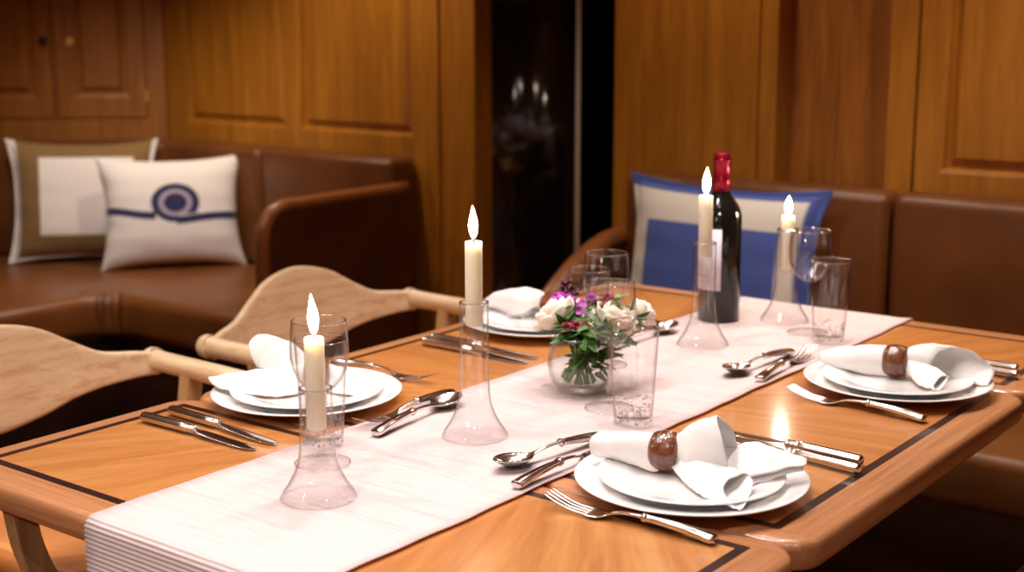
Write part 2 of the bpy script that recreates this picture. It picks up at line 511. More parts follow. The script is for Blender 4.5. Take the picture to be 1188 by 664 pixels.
# built-in cupboard with two doors on the slanted wall
cab = thing('wall_cupboard', 'built-in teak cupboard with two panelled doors on the slanted corner wall behind the patterned pillows', 'cupboard', fd(0.40, 0, 0))
loc0 = Vector(fd(0.40, 0, 0))
fc = lambda s, d, z: tuple(Vector(fd(s, d, z)) - loc0)
V, F = [], []
for a, b in ((0.0, 0.068), (0.388, 0.397), (0.712, 0.76)):
    quadbox(V, F, fc, a, b, 0.0, 0.020, T + 0.09, 1.95)
quadbox(V, F, fc, 0.0, 0.76, 0.0, 0.0195, T + 0.09, T + 0.178)
quadbox(V, F, fc, 0.0, 0.76, 0.0, 0.0195, 1.87, 1.95)
mesh('face_frame', V, F, M['cab'], cab, smooth=False)
for k, (a, b, pa, pb) in enumerate(((0.072, 0.384, 0.13, 0.328), (0.401, 0.708, 0.457, 0.65))):
    V, F = [], []
    z0, z1 = T + 0.183, 1.865
    quadbox(V, F, fc, a, pa, 0.0, 0.024, z0, z1); quadbox(V, F, fc, pb, b, 0.0, 0.024, z0, z1)
    quadbox(V, F, fc, pa, pb, 0.0, 0.0235, z0, z0 + 0.072); quadbox(V, F, fc, pa, pb, 0.0, 0.0235, z1 - 0.06, z1)
    raised_panel(V, F, fc, pa, pb, z0 + 0.072, z1 - 0.06, 0.0235)
    dr = mesh('door', V, F, M['cab'], cab, smooth=False)
    R = Matrix.Rotation(math.radians(-135), 4, 'Z') @ Matrix.Rotation(PI / 2, 4, 'Y')   # local z -> into the room
    if k == 1:
        vf = lathe([(0.0, 0.0), (0.008, 0.0), (0.007, 0.008), (0.013, 0.012), (0.0155, 0.018), (0.012, 0.025), (0, 0.027)], 20)
        kb = mesh('knob', *xf(vf, Matrix.Translation(fc(0.421, 0.024, T + 0.463)) @ R), M['knob'], dr)
        kb['label'] = 'round black knob'
    else:
        vf = lathe([(0.0, 0.0), (0.016, 0.0), (0.0165, 0.003), (0.013, 0.005), (0.010, 0.003), (0.006, 0.003), (0.005, 0.006), (0, 0.006)], 24)
        kb = mesh('lock_plate', *xf(vf, Matrix.Translation(fc(0.331, 0.024, T + 0.457)) @ R), M['brass'], dr)
        V, F = [], []
        quadbox(V, F, fc, 0.064, 0.074, 0.0195, 0.028, T + 0.236, T + 0.279)
        hv = tube([fc(0.069, 0.028, T + 0.234), fc(0.069, 0.028, T + 0.281)], 0.004, 10)
        V, F = join((V, F), hv)
        mesh('hinge', V, F, M['brass'], dr, smooth=False)['label'] = 'small brass hinge'

# ------------------------------------------------------------------ sofas
def arc(cx, cy, r, a0, a1, n=6):
    return [(cx + r * math.cos(math.radians(a0 + (a1 - a0) * k / n)), cy + r * math.sin(math.radians(a0 + (a1 - a0) * k / n))) for k in range(n + 1)]

def prism(name, poly, z0, z1, mat, parent, bev, seg=4):
    bm = bmesh.new(); bm_prism(bm, poly, z0, z1); bevel(bm, bev, seg, 30)
    return from_bm(name, bm, mat, parent, True, 60)

so = thing('corner_sofa', 'brown leather built-in corner sofa holding two pale pillows, under the cupboard wall', 'sofa', (0, 0, 0))
seat = [(1.3, 3.52)] + arc(2.44, 3.41, 0.11, 90, 0) + [(2.55, 2.895), (3.175, 2.895), (3.175, 4.00), (2.58, 4.595), (1.3, 4.595)]
prism('seat', seat, 0.315, 0.45, M['leather'], so, 0.035)
# gathers in the leather at the inside corner
gv = []
for a, off in ((200, -.06), (222, 0.0), (246, .05)):
    x = 2.545 + off * .4; y = 3.515 - off
    gv.append(tube([(x + .02, y + .03, 0.447), (x - .030, y - .010, 0.445), (x - .045, y - .02, 0.41), (x - .040, y - .018, 0.33)], [0.004, 0.011, 0.013, 0.006], 8))
mesh('seat_gathers', *join(*gv), M['leather'], so)
prism('backrest', [(3.165, 2.90), (3.165, 3.495), (3.295, 3.495), (3.295, 2.90)], 0.44, 0.848, M['leather_back'], so, 0.028)
prism('backrest', [(3.165, 3.502), (3.165, 3.985), (2.585, 4.565), (2.665, 4.645), (3.295, 4.015), (3.295, 3.502)], 0.44, 0.848, M['leather_back'], so, 0.028)
prism('backrest', [(2.58, 4.57), (1.3, 4.57), (1.3, 4.70), (2.64, 4.70), (2.66, 4.65)], 0.44, 0.848, M['leather_back'], so, 0.028)
prism('plinth', [(1.3, 3.60), (2.63, 3.60), (2.63, 2.90), (3.17, 2.90), (3.17, 4.0), (2.58, 4.59), (1.3, 4.59)], 0.0, 0.318, M['plinth'], so, 0.004, 1)
# arm: leather side panel in a shade-darkened colour and a padded rolled rim
out = [(2.595, 0.0), (2.595, 0.66)] + [(2.665 - 0.07 * math.cos(math.radians(a)), 0.67 + 0.078 * math.sin(math.radians(a))) for a in (0, 22, 45, 68, 90)] + [(3.19, 0.752), (3.19, 0.0)]
bm = bmesh.new()
a_ = [bm.verts.new((x, 2.835, z)) for x, z in out]; b_ = [bm.verts.new((x, 2.885, z)) for x, z in out]
bm.faces.new(a_); bm.faces.new(b_[::-1])
for i in range(len(out)):
    j = (i + 1) % len(out); bm.faces.new((a_[j], a_[i], b_[i], b_[j]))
arm = from_bm('armrest', bm, M['leather_shaded'], so, False)
rim = [(2.595, 2.86, 0.0), (2.593, 2.86, 0.35), (2.594, 2.86, 0.64), (2.612, 2.86, 0.715), (2.66, 2.86, 0.75), (2.78, 2.86, 0.753), (3.19, 2.86, 0.755)]
mesh('rolled_rim', *tube(rim, 0.024, 14, 8), M['leather_rim'], arm)

sr = thing('corner_sofa', 'brown leather sofa at the far end of the table, holding the blue pillow', 'sofa', (0, 0, 0))
seat = [(0.75, 0.07), (3.175, 0.07), (3.175, 2.02), (2.57, 2.02), (2.57, 0.70)] + arc(2.48, 0.69, 0.085, 0, -90) + [(0.75, 0.605)]
prism('seat', seat, 0.325, 0.45, M['leather'], sr, 0.04)
for y0, y1 in ((1.285, 2.04), (0.61, 1.278), (-0.06, 0.603)):
    prism('backrest', [(3.165, y0), (3.165, y1), (3.275, y1), (3.275, y0)], 0.44, 0.862, M['leather_back'], sr, 0.030)
prism('backrest', [(0.75, -0.06), (3.16, -0.06), (3.16, 0.065), (0.75, 0.065)], 0.44, 0.852, M['leather_back'], sr, 0.03)
prism('plinth', [(0.75, -0.05), (3.27, -0.05), (3.27, 2.02), (2.66, 2.02), (2.66, 0.52), (0.75, 0.52)], 0.0, 0.33, M['plinth'], sr, 0.004, 1)
out = [(2.72, 0.0), (2.72, 0.44)] + [(2.72 + t * .48, 0.44 + 0.245 * math.sin(t * PI / 2) ** 0.8) for t in (.2, .4, .6, .8, 1.0)] + [(3.20, 0.0)]
bm = bmesh.new()
a_ = [bm.verts.new((x, 2.03, z)) for x, z in out]; b_ = [bm.verts.new((x, 2.08, z)) for x, z in out]
bm.faces.new(a_); bm.faces.new(b_[::-1])
for i in range(len(out)):
    j = (i + 1) % len(out); bm.faces.new((a_[j], a_[i], b_[i], b_[j]))
arm = from_bm('armrest', bm, M['leather_shaded'], sr, False)
mesh('rolled_rim', *tube([(x, 2.055, z) for x, z in out[:-1]], 0.030, 14, 6), M['leather_rim'], arm)

# ------------------------------------------------------------------ pillows
def smooth_col(fn, u, v):
    cs = [fn(u + a * .006, v + b * .006) for a in (-1, 0, 1) for b in (-1, 0, 1)]
    return tuple(sum(c[k] for c in cs) / 9 for k in range(4))
def pillow(name, label, loc, rz, tilt, w, h, th, colour, edge=0.0, roll=0.0, mat=None):
    """square cushion; local x = width, z = height, front faces -y; colour(u, v) in -1..1"""
    n = 128
    V, F, colr = [], [], []
    for side in (-1, 1):
        for j in range(n + 1):
            for i in range(n + 1):
                u = 2 * i / n - 1; v = 2 * j / n - 1
                pin = 1 - 0.12 * (1 - abs(v) ** 2.4) * abs(u) ** 3     # sides pulled in between the corners
                pinv = 1 - 0.11 * (1 - abs(u) ** 2.4) * abs(v) ** 3
                pu = max(0.0, 1 - (abs(u) / (1 - edge)) ** 2.6); pv = max(0.0, 1 - (abs(v) / (1 - edge)) ** 2.6)
                d = th / 2 * (pu * pv) ** 0.52 + 0.003
                wr = 0.004 * math.sin(9 * u + 3 * v) * math.sin(7 * v - 2 * u) * (1 - pu * pv) + 0.002 * math.sin(17 * v) * abs(u)
                V.append((u * w / 2 * pin, side * (d + wr * 0.5) + wr, v * h / 2 * pinv))
                colr.append(smooth_col(colour, u, v) if side < 0 else colour(0.95, 0.95))
    m1 = (n + 1) ** 2
    for s in (0, 1):
        for j in range(n):
            for i in range(n):
                a = s * m1 + j * (n + 1) + i
                f = (a, a + 1, a + n + 2, a + n + 1)
                F.append(f if s == 0 else f[::-1])
    rimv = [i for i in range(n + 1)] + [k * (n + 1) + n for k in range(1, n + 1)] + [n * (n + 1) + n - k for k in range(1, n + 1)] + [(n - k) * (n + 1) for k in range(1, n)]
    for k in range(len(rimv)):
        a, b = rimv[k], rimv[(k + 1) % len(rimv)]
        F.append((a, m1 + a, m1 + b, b))
    t = thing(name, label, 'pillow', loc, rz)
    t.rotation_euler = (tilt, roll, rz)
    o = mesh('cover', V, F, mat, t)
    ca = o.data.color_attributes.new('pattern', 'FLOAT_COLOR', 'POINT')
    for k, c in enumerate(colr): ca.data[k].color = c
    o.location = (0, 0, h / 2)
    return t

M['pillow'] = fabric('printed_pillow_cloth', (1, 1, 1, 1), 500, 0.25, 0.9, 0.2, attr='pattern')
CREAM = lin(240, 232, 230); NAVY = lin(28, 32, 84); GREYV = lin(172, 160, 180); BROWN = lin(132, 98, 54); BLUE = lin(62, 82, 158); LINEN = lin(214, 204, 196)
def mixc(a, b, f):
    f = min(1, max(0, f)); return tuple(a[k] * (1 - f) + b[k] * f for k in range(4))
def col_logo(u, v):
    x, y = u * 80, v * 66 - 6                      # millimetre-like units across the face
    c = CREAM
    # wavy band
    if x < 4: yc = -4 - 7.5 * (1 / (1 + math.exp(-(x + 45) / 9)))
    else: yc = -17.5 + 4.5 / (1 + math.exp(-(x - 26) / 8))
    if x < -18: c = NAVY if abs(y - yc) < 4.4 else c
    r = math.hypot(x - 3.5, (y - 3) * 1.16)
    if 12 < x < 30 and -15 < y < -9: c = mixc(CREAM, GREYV, 0.55)
    if r < 26 and not (x > 6 and y < -10): c = NAVY
    if x >= -18 and x < 6 and r < 26: c = NAVY
    if x >= 2 and abs(y - yc) < 4.4: c = NAVY
    if r < 18.0: c = GREYV
    if r < 12.5: c = NAVY
    return c
def col_brown(u, v):
    if u < -0.87 or v < -0.93: return CREAM
    if abs(u) > 0.93: return CREAM
    if -0.56 < u < 0.68 and -0.56 < v < 0.70: return CREAM
    return BROWN
def col_blue(u, v):
    if u > 0.84 or v > 0.85: return BLUE
    if -0.70 < u < 0.66 and v < 0.46 and v > -0.8: return BLUE
    return LINEN
pillow('throw_pillow', 'cream pillow with a navy ring and wavy navy band on the corner sofa', (2.955, 3.70, 0.445), math.radians(-37.4 + 0), math.radians(-11), 0.485, 0.385, 0.17, col_logo, mat=M['pillow'])
pillow('throw_pillow', 'cream pillow with a wide brown border, propped behind the navy ring pillow', (2.840, 4.035, 0.447), math.radians(-39), math.radians(-9), 0.51, 0.43, 0.14, col_brown, 0.06, 0.02, mat=M['pillow'])
pillow('throw_pillow', 'blue pillow with a cream frame leaning on the sofa back behind the wine bottle', (3.035, 1.685, 0.447), math.radians(-90), math.radians(-8), 0.575, 0.43, 0.14, col_blue, 0.08, 0.012, mat=M['pillow'])
# ------------------------------------------------------------------ chairs
def make_chair(loc, label):
    t = thing('armchair', label, 'chair', loc, 0, 'pale wooden armchairs along the far side')
    # curved plank back: (x, top, bottom) above the table level
    st = [(-.280, -.040, -.082), (-.245, -.036, -.084), (-.19, -.029, -.092), (-.14, -.004, -.104), (-.08, .027, -.124), (0, .041, -.136),
          (.08, .027, -.124), (.14, -.004, -.104), (.19, -.029, -.092), (.245, -.036, -.084), (.280, -.040, -.082)]
    rows = []
    for x, zt, zb in st:
        y = .205 + .075 * (1 - (x / .28) ** 2); h = .0075
        zm = (zt + zb) / 2
        rows.append([(x, y - h, T + zb + .004), (x, y - h, T + zm), (x, y - h, T + zt - .004), (x, y, T + zt), (x, y + h, T + zt - .004), (x, y + h, T + zm), (x, y + h, T + zb + .004), (x, y, T + zb)])
    mesh('backrest', *loft(rows, 60, 32, closed=True, cap0=True, cap1=True), M['ash'], t)
    for s in (-1, 1):
        ap = [(s * .281, .236, T - .058), (s * .281, .228, T - .058), (s * .280, .212, T - .058), (s * .280, .19, T - .058), (s * .279, 0, T - .060), (s * .278, -.20, T - .066), (s * .278, -.235, T - .067), (s * .278, -.243, T - .067)]
        mesh('armrest', *tube(ap, [.012, .021, .0225, .0185, .0185, .0185, .017, .008], 16, 6), M['ash_y'], t)
    for y in (-.205, .100):
        for s in (-1, 1):
            pts = [(s * .278, y + s * .013, T - .068), (s * .266, y + s * .013, T - .135), (s * .236, y + s * .013, T - .205), (s * .165, y + s * .013, T - .320), (0, y + s * .013, T - .470), (-s * .20, y + s * .013, T - .62), (-s * .285, y + s * .013, 0.0)]
            rows = []
            P = [Vector(p) for p in pts]
            for i, p in enumerate(P):
                d = (P[min(i + 1, 6)] - P[max(i - 1, 0)]); d.y = 0; d.normalize()
                n = Vector((d.z, 0, -d.x)); a = .016
                if i == 6: n = Vector((1, 0, 0)) * (1 if n.x > 0 else -1)
                rows.append([p + n * a + Vector((0, .012, 0)), p - n * a + Vector((0, .012, 0)), p - n * a - Vector((0, .012, 0)), p + n * a - Vector((0, .012, 0))])
            V, F = [], []
            for i in range(len(rows) * 5 - 4):
                f = i / 5
                V += [crom([r[k] for r in rows], f) for k in range(4)]
            m = len(rows) * 5 - 4
            for i in range(m - 1):
                for k in range(4):
                    F.append((i * 4 + k, i * 4 + (k + 1) % 4, i * 4 + 4 + (k + 1) % 4, i * 4 + 4 + k))
            F += [(3, 2, 1, 0), tuple((m - 1) * 4 + k for k in range(4))]
            mesh('leg', V, F, M['ash_z'], t, smooth=False)
    # leather sling rolled round two side rails
    zs = T - .205; rr = .017
    prof = []
    for a in range(200, -11, -30): prof.append((-.205 + (rr + .003) * math.cos(math.radians(a)), zs + (rr + .003) * math.sin(math.radians(a))))
    prof = [(-.205 + (rr + .004) * math.cos(math.radians(a)), zs + (rr + .004) * math.sin(math.radians(a))) for a in (300, 255, 210, 170, 130, 95)]
    prof += [(-.15, zs + .008), (-.08, zs - .004), (0, zs - .009)]
    prof += [(-x, z) for x, z in prof[:-1][::-1]]
    V, F = loft([[(x, y, z) for x, z in prof] for y in (-.245, -.16, 0, .15)], 12, 60)
    sl = mesh('seat', V, F, M['tan'], t)
    md = sl.modifiers.new('thickness', 'SOLIDIFY'); md.thickness = 0.004; md.offset = 0
    sl['label'] = 'tan leather sling seat'
    for s in (-1, 1):
        mesh('side_rail', *tube([(s * .205, -.225, zs), (s * .205, .145, zs)], .0145, 12, 2), M['ash_y'], t)
    return t
ch = make_chair((1.222, 1.735, 0), 'pale wooden armchair with tan sling seat at the left setting with the shortest candle')
dup(ch, 'pale wooden armchair with a curved plank back facing the arm of the corner sofa', loc=(1.908, 1.735, 0))

# ------------------------------------------------------------------ table
CX, CY = 1.613, 1.062
tb = thing('dining_table', 'long teak dining table in three leaves with dark inlay lines', 'table', (CX, CY, 0))
def leaf(x0, x1, ins, label):
    y0, y1 = .575, 1.550
    n = 8
    def loop(a, b, c, d, r, z): return [(x - CX, y - CY, z) for x, y in rrect(a, b, c, d, r, n)]
    iy0, iy1 = .622, 1.520
    L = []
    r0 = .040
    for e, z in ((.010, T - .034), (.003, T - .032), (0.0, T - .026), (0.0, T - .010), (.0015, T - .0045), (.005, T - .001), (.010, T)):
        L.append(loop(x0 + e, x1 - e, y0 + e, y1 - e, max(.006, r0 - e), z))
    L.append(loop(x0 + ins[0], x1 - ins[1], iy0, iy1, .004, T))
    V = [p for l in L for p in l]; m = len(L[0]); F = []; MI = []
    for k in range(len(L) - 1):
        for i in range(m):
            j = (i + 1) % m
            F.append((k * m + i, k * m + j, k * m + m + j, k * m + m + i))
            c = [sum(V[q][ax] for q in F[-1]) / 4 for ax in (0, 1)]
            dx = min(abs(c[0] + CX - x0), abs(c[0] + CX - x1)); dy = min(abs(c[1] + CY - y0), abs(c[1] + CY - y1))
            MI.append(1 if dx < dy else 0)
    F.append(tuple(range(m - 1, -1, -1))); MI.append(0)
    fr = mesh('table_leaf', V, F, [M['border_x'], M['border_y']], tb, smooth=True, midx=MI)
    fr.data.set_sharp_from_angle(angle=math.radians(40))
    iw = .0125
    A = loop(x0 + ins[0], x1 - ins[1], iy0, iy1, .004, T)
    B = loop(x0 + ins[0] + iw, x1 - ins[1] - iw, iy0 + iw, iy1 - iw, .002, T)
    Bd = [(x, y, z - .02) for x, y, z in B]; Ad = [(x, y, z - .02) for x, y, z in A]
    V = A + B + Bd + Ad; F = []
    for i in range(m):
        j = (i + 1) % m
        for a, b in ((0, 1), (1, 2), (2, 3), (3, 0)):
            F.append((a * m + i, a * m + j, b * m + j, b * m + i))
    mesh('inlay', V, F, M['inlay'], fr, smooth=False)['label'] = 'dark wood inlay line'
    V = B + Bd; F = [tuple(range(m)), tuple(range(2 * m - 1, m - 1, -1))]
    for i in range(m):
        j = (i + 1) % m; F.append((i, m + i, m + j, j))
    mesh('veneer_panel', V, F, M['panel'], fr, smooth=False)['label'] = 'orange teak veneer panel'
    fr['label'] = label
leaf(.858, 1.2475, (.045, .029), 'end leaf by the shortest candle')
leaf(1.2495, 1.9835, (.032, .032), 'middle leaf under the vase')
leaf(1.9855, 2.372, (.029, .045), 'end leaf by the wine bottle')
for x in (1.28, 1.946):
    bm = bmesh.new(); bm_box(bm, x - .07 - CX, x + .07 - CX, -.16, .16, .05, T - .0345); bevel(bm, .012, 2)
    pd = from_bm('pedestal', bm, M['pedestal'], tb, True, 50)
    bm = bmesh.new(); bm_box(bm, x - .11 - CX, x + .11 - CX, -.30, .30, 0, .05); bevel(bm, .012, 2)
    from_bm('pedestal_foot', bm, M['pedestal'], pd, True, 50)

# ------------------------------------------------------------------ runner
path = []
z = .50
while z < T - .010: path.append((.8525, z)); z += .00065
a = 180.0
while a > 90: path.append((.8665 + .014 * math.cos(math.radians(a)), T - .0105 + .0125 * math.sin(math.radians(a)))); a -= 3.0
x = .8672
while x < 2.362: path.append((x, T + .002)); x += .00065 * 2 if x > 1.3 else .00065
a = 90.0
while a > 0: path.append((2.3635 + .014 * math.cos(math.radians(a)), T - .0105 + .0125 * math.sin(math.radians(a)))); a -= 6.0
z = T - .012
while z > T - .12: path.append((2.3775, z)); z -= .002
V, F = [], []
ny = 14
ss = 0.0
for i, (x, z) in enumerate(path):
    if i: ss += math.hypot(x - path[i - 1][0], z - path[i - 1][1])
    p0 = path[max(i - 1, 0)]; p1 = path[min(i + 1, len(path) - 1)]
    tx, tz = p1[0] - p0[0], p1[1] - p0[1]; l = math.hypot(tx, tz) or 1
    nx, nz = -tz / l, tx / l
    amp = .00065 if z < T else .00028
    if x > 1.3: amp = 0.0
    w = amp * math.sin(2 * PI * ss / .0056)
    wob = .0010 * math.sin(ss * 23) + .0008 * math.sin(ss * 61 + 1)
    scal = .0009 * abs(math.sin(PI * ss / .0056))
    for j in range(ny + 1):
        f = j / ny
        y = .9035 + wob - scal + (1.2435 + wob * .7 + scal - .9035 - wob + scal) * f
        lift = (.0024 if j == 0 else .0008 if j == ny else 0) * (1 if z >= T else 0)
        V.append((x + nx * w, y, z + nz * (w) + (.0004 * math.sin(7 * ss + 9 * f) + .0004 + lift if z >= T else 0)))
for i in range(len(path) - 1):
    for j in range(ny):
        a = i * (ny + 1) + j
        F.append((a, a + ny + 1, a + ny + 2, a + 1))
rn = mesh('table_runner', V, F, M['runner'])
md = rn.modifiers.new('thickness', 'SOLIDIFY'); md.thickness = .0015; md.offset = -1
tag(rn, 'long pale pink ribbed cloth runner down the middle of the table, hanging over the end', 'table runner')
NAP_A = {
  'tail': [[(-78.8, 10.0, 11.3), (-86.4, -6.0, 11.8), (-90.1, -14.0, 3.1), (-87.4, -12.0, -10.0), (-78.6, 4.0, -17.0), (-76.2, 16.0, -4.1)], [(-48.0, 8.0, 15.4), (-50.3, -12.0, 15.6), (-51.8, -20.0, 4.0), (-49.3, -14.0, -11.2), (-40.9, 4.0, -20.0), (-41.7, 16.0, -0.1)], [(-14.8, 3.0, 18.5), (-14.1, -10.0, 16.0), (-13.6, -18.0, 2.7), (-11.8, -16.0, -16.5), (-7.7, -12.0, -19.4), (-13.2, 13.0, 4.1)]] ,
  'petal': [[(21.7, -14.0, -10.9), (20.1, -17.0, 5.4), (18.9, -10.0, 21.9), (18.1, 0.0, 25.2), (19.8, 10.0, 16.2), (21.7, 12.0, 1.1)], [(34.1, -22.0, -11.1), (34.7, -26.0, 7.8), (31.4, -12.0, 32.2), (32.7, 2.0, 37.7), (39.2, 18.0, 24.5), (49.2, 22.0, -0.7)], [(57.2, -26.0, -6.9), (56.8, -26.0, 10.4), (49.1, -14.0, 34.7), (46.9, 2.0, 43.4), (57.0, 20.0, 33.3), (65.6, 26.0, 2.1)], [(80.2, -22.0, -6.4), (76.0, -23.0, 10.8), (69.3, -18.0, 30.0), (58.9, 2.0, 47.8), (70.9, 22.0, 30.1), (79.0, 30.0, 4.6)]] ,
  'lower': [[(31.7, -14.0, 0.7), (24.6, -18.0, -3.1), (22.4, -24.0, -11.9), (27.8, -36.0, -17.8), (34.4, -34.0, -20.7), (34.6, -12.0, -14.1)], [(58.5, -20.0, 1.6), (43.0, -34.0, -1.1), (41.5, -50.0, -11.6), (50.6, -65.0, -20.8), (62.9, -63.0, -22.9), (66.4, -30.0, -14.8)], [(84.6, -24.0, -4.2), (67.6, -44.0, -4.1), (63.1, -65.0, -11.1), (74.5, -86.0, -20.7), (87.5, -84.0, -21.6), (91.8, -45.0, -16.9)], [(104.8, -35.0, -5.3), (90.8, -55.0, -3.7), (87.1, -80.0, -8.1), (97.9, -92.0, -16.6), (113.4, -110.0, -20.1), (114.3, -55.0, -11.7)]] ,
  'wing': [[(68.2, 28.0, 3.9), (71.1, 0.0, -8.2), (84.5, -22.0, -18.1)], [(94.0, 30.0, 12.7), (95.6, 6.0, -0.8), (104.8, -16.0, -13.4)], [(128.4, 24.0, 10.2), (128.4, 10.0, 4.1), (134.9, -6.0, -4.6)], [(161.4, 12.0, 5.4), (162.1, 8.0, 4.7), (162.9, 4.0, 2.9)]] ,
  'wing2': [[(69.4, 24.0, -5.2), (77.4, 0.0, -17.8), (93.5, -26.0, -21.8)], [(95.6, 24.0, 2.1), (100.4, 4.0, -12.0), (112.5, -14.0, -20.2)], [(129.5, 20.0, 1.2), (132.5, 6.0, -4.5), (137.6, -4.0, -11.0)], [(156.8, 12.0, -2.3), (158.5, 8.0, -2.9), (159.3, 4.0, -4.7)]] ,
}
NAP_B = {
  'tail': [[(-109.5, 16.0, 0.3), (-114.2, 4.0, -1.7), (-112.6, -6.0, -10.0), (-103.6, -4.0, -17.5), (-90.5, 6.0, -15.6), (-96.7, 18.0, -2.8)], [(-67.1, 12.0, 12.5), (-69.9, -8.0, 9.8), (-69.5, -18.0, -2.5), (-62.5, -12.0, -18.9), (-54.6, 4.0, -21.7), (-59.8, 16.0, 1.7)], [(-16.7, 3.0, 19.8), (-16.2, -10.0, 14.8), (-15.1, -18.0, 1.0), (-13.2, -10.0, -20.3), (-10.8, 3.0, -24.3), (-13.2, 13.0, 7.5)]] ,
  'petal': [[(21.6, -14.0, -0.9), (17.9, -12.0, 13.8), (19.3, -2.0, 20.9), (22.6, 6.0, 22.1), (24.6, 12.0, 9.3), (25.2, 12.0, -1.2)], [(38.5, -18.0, -3.2), (32.6, -18.0, 15.5), (33.9, -2.0, 26.3), (43.9, 10.0, 26.2), (49.7, 24.0, 9.4), (51.0, 24.0, -14.1)], [(48.5, -18.0, -6.0), (47.8, -20.0, 13.7), (55.1, 2.0, 27.8), (72.1, 18.0, 24.9), (91.3, 26.0, 5.8), (94.0, 5.0, -22.8)], [(53.2, -18.0, -4.1), (55.5, -16.0, 13.7), (68.9, 8.0, 24.1), (102.7, 26.0, 18.7), (133.7, 30.0, -5.9), (132.7, -15.0, -18.4)]] ,
  'lower': [[(22.0, -12.0, 7.8), (19.4, -16.0, 1.9), (21.6, -18.0, -10.4), (28.1, -18.0, -14.8), (32.1, -9.0, -8.6), (29.1, -9.0, 2.7)], [(42.9, -18.0, 6.3), (30.9, -30.0, -1.3), (37.2, -46.0, -14.9), (48.8, -55.0, -19.0), (56.8, -35.0, -12.6), (53.4, -20.0, -1.0)], [(67.3, -30.0, 0.3), (56.0, -46.0, -3.7), (57.9, -60.0, -14.1), (66.0, -70.0, -18.3), (74.1, -50.0, -14.6), (74.5, -35.0, -5.4)], [(78.9, -40.0, -4.9), (70.9, -55.0, -6.1), (67.2, -72.0, -12.6), (72.1, -78.0, -18.1), (77.5, -62.0, -16.3), (81.3, -45.0, -9.8)]] ,
}
NAP_C = {
  'tail': [[(-83.3, 10.0, -21.0), (-89.3, 22.0, -21.0), (-88.0, 36.0, -21.0), (-74.2, 44.0, -21.0), (-62.0, 20.0, -21.0), (-70.3, 4.0, -21.0)], [(-53.5, 4.0, -2.9), (-57.6, 20.0, -11.3), (-56.1, 32.0, -21.0), (-44.7, 40.0, -21.0), (-36.2, 8.0, -21.0), (-42.6, -4.0, -7.5)], [(-21.6, 2.0, 11.9), (-21.6, 13.0, 4.6), (-20.5, 17.0, -9.5), (-19.8, 24.0, -21.0), (-17.7, -2.0, -19.7), (-19.7, -10.0, -1.4)]],
  'petal': [[(21.1, -2.0, 5.9), (21.8, -8.0, 12.0), (21.0, -12.0, 17.4), (17.6, -15.0, 20.5), (15.8, -18.0, 14.6), (17.3, -18.0, 4.3)], [(50.9, -2.0, 3.4), (48.8, -8.0, 21.0), (44.4, -14.0, 33.5), (37.8, -20.0, 37.2), (32.8, -26.0, 25.5), (34.8, -26.0, 2.3)], [(77.7, -0.0, 5.2), (77.5, -4.0, 28.4), (74.6, -12.0, 46.8), (64.7, -20.0, 48.7), (51.9, -30.0, 34.8), (53.3, -32.0, 3.4)], [(88.5, -6.0, 7.5), (96.9, -8.0, 24.9), (100.3, -16.0, 40.8), (87.4, -22.0, 50.8), (68.3, -32.0, 40.8), (63.8, -36.0, 7.6)]],
  'lower': [[(19.1, -6.0, 10.0), (17.8, 4.0, 4.9), (15.8, 12.0, -8.3), (14.0, 18.0, -19.3), (13.9, 2.0, -18.6), (16.4, -10.0, -3.9)], [(45.5, 0.0, 7.7), (44.9, 20.0, 1.5), (42.3, 38.0, -8.8), (36.6, 46.0, -20.4), (32.4, 26.0, -19.6), (38.2, 2.0, -5.8)], [(89.3, 4.0, 5.0), (91.8, 18.0, -0.2), (86.0, 38.0, -10.0), (76.9, 50.0, -19.2), (72.5, 34.0, -18.6), (81.9, 6.0, -4.7)], [(152.9, 8.0, -4.0), (154.6, 12.0, -5.5), (147.7, 22.0, -10.4), (136.4, 30.0, -14.6), (127.5, 26.0, -14.4), (138.0, 9.0, -6.3)]],
}
# ------------------------------------------------------------------ place settings
SET = {'A': (1.332, .760, 0.0), 'B': (1.900, .743, 0.0), 'C': (1.329, 1.385, PI), 'D': (1.905, 1.397, PI)}
WHERE = {'A': 'of the front setting nearest the camera', 'B': 'of the setting by the far right corner',
         'C': 'of the setting behind the shortest candle', 'D': 'of the setting behind the flower vase'}

def plate_profile(R, rimz, well):
    return [(0, well - .004), (R * .52, well - .004), (R * .53, 0.0), (R * .57, 0.0), (R * .60, well - .003), (R * .72, well + .001), (R * .97, rimz - .003), (R * .995, rimz - .0018),
            (R, rimz - .0006), (R * .995, rimz), (R * .96, rimz - .0004), (R * .74, well + .0048), (R * .66, well + .0018), (R * .58, well), (0, well)]
mesh_d = lathe(plate_profile(.135, .0195, .006), 96)
mesh_s = lathe(plate_profile(.108, .0165, .0065), 96)
def place_plates():
    dp = sp = None
    for k, (x, y, r) in SET.items():
        ld = 'large white dinner plate ' + WHERE[k]; ls = 'smaller white plate stacked on the dinner plate ' + WHERE[k]
        if dp is None:
            dp = mesh('dinner_plate', *mesh_d, M['china']); tag(dp, ld, 'plate', 'white dinner plates')
            sp = mesh('side_plate', *mesh_s, M['china']); tag(sp, ls, 'plate', 'smaller white plates')
            dp.location = (x, y, T + .0004); sp.location = (x, y, T + .0066)
        else:
            dup(dp, ld, loc=(x, y, T + .0004)); dup(sp, ls, loc=(x, y, T + .0066))
place_plates()

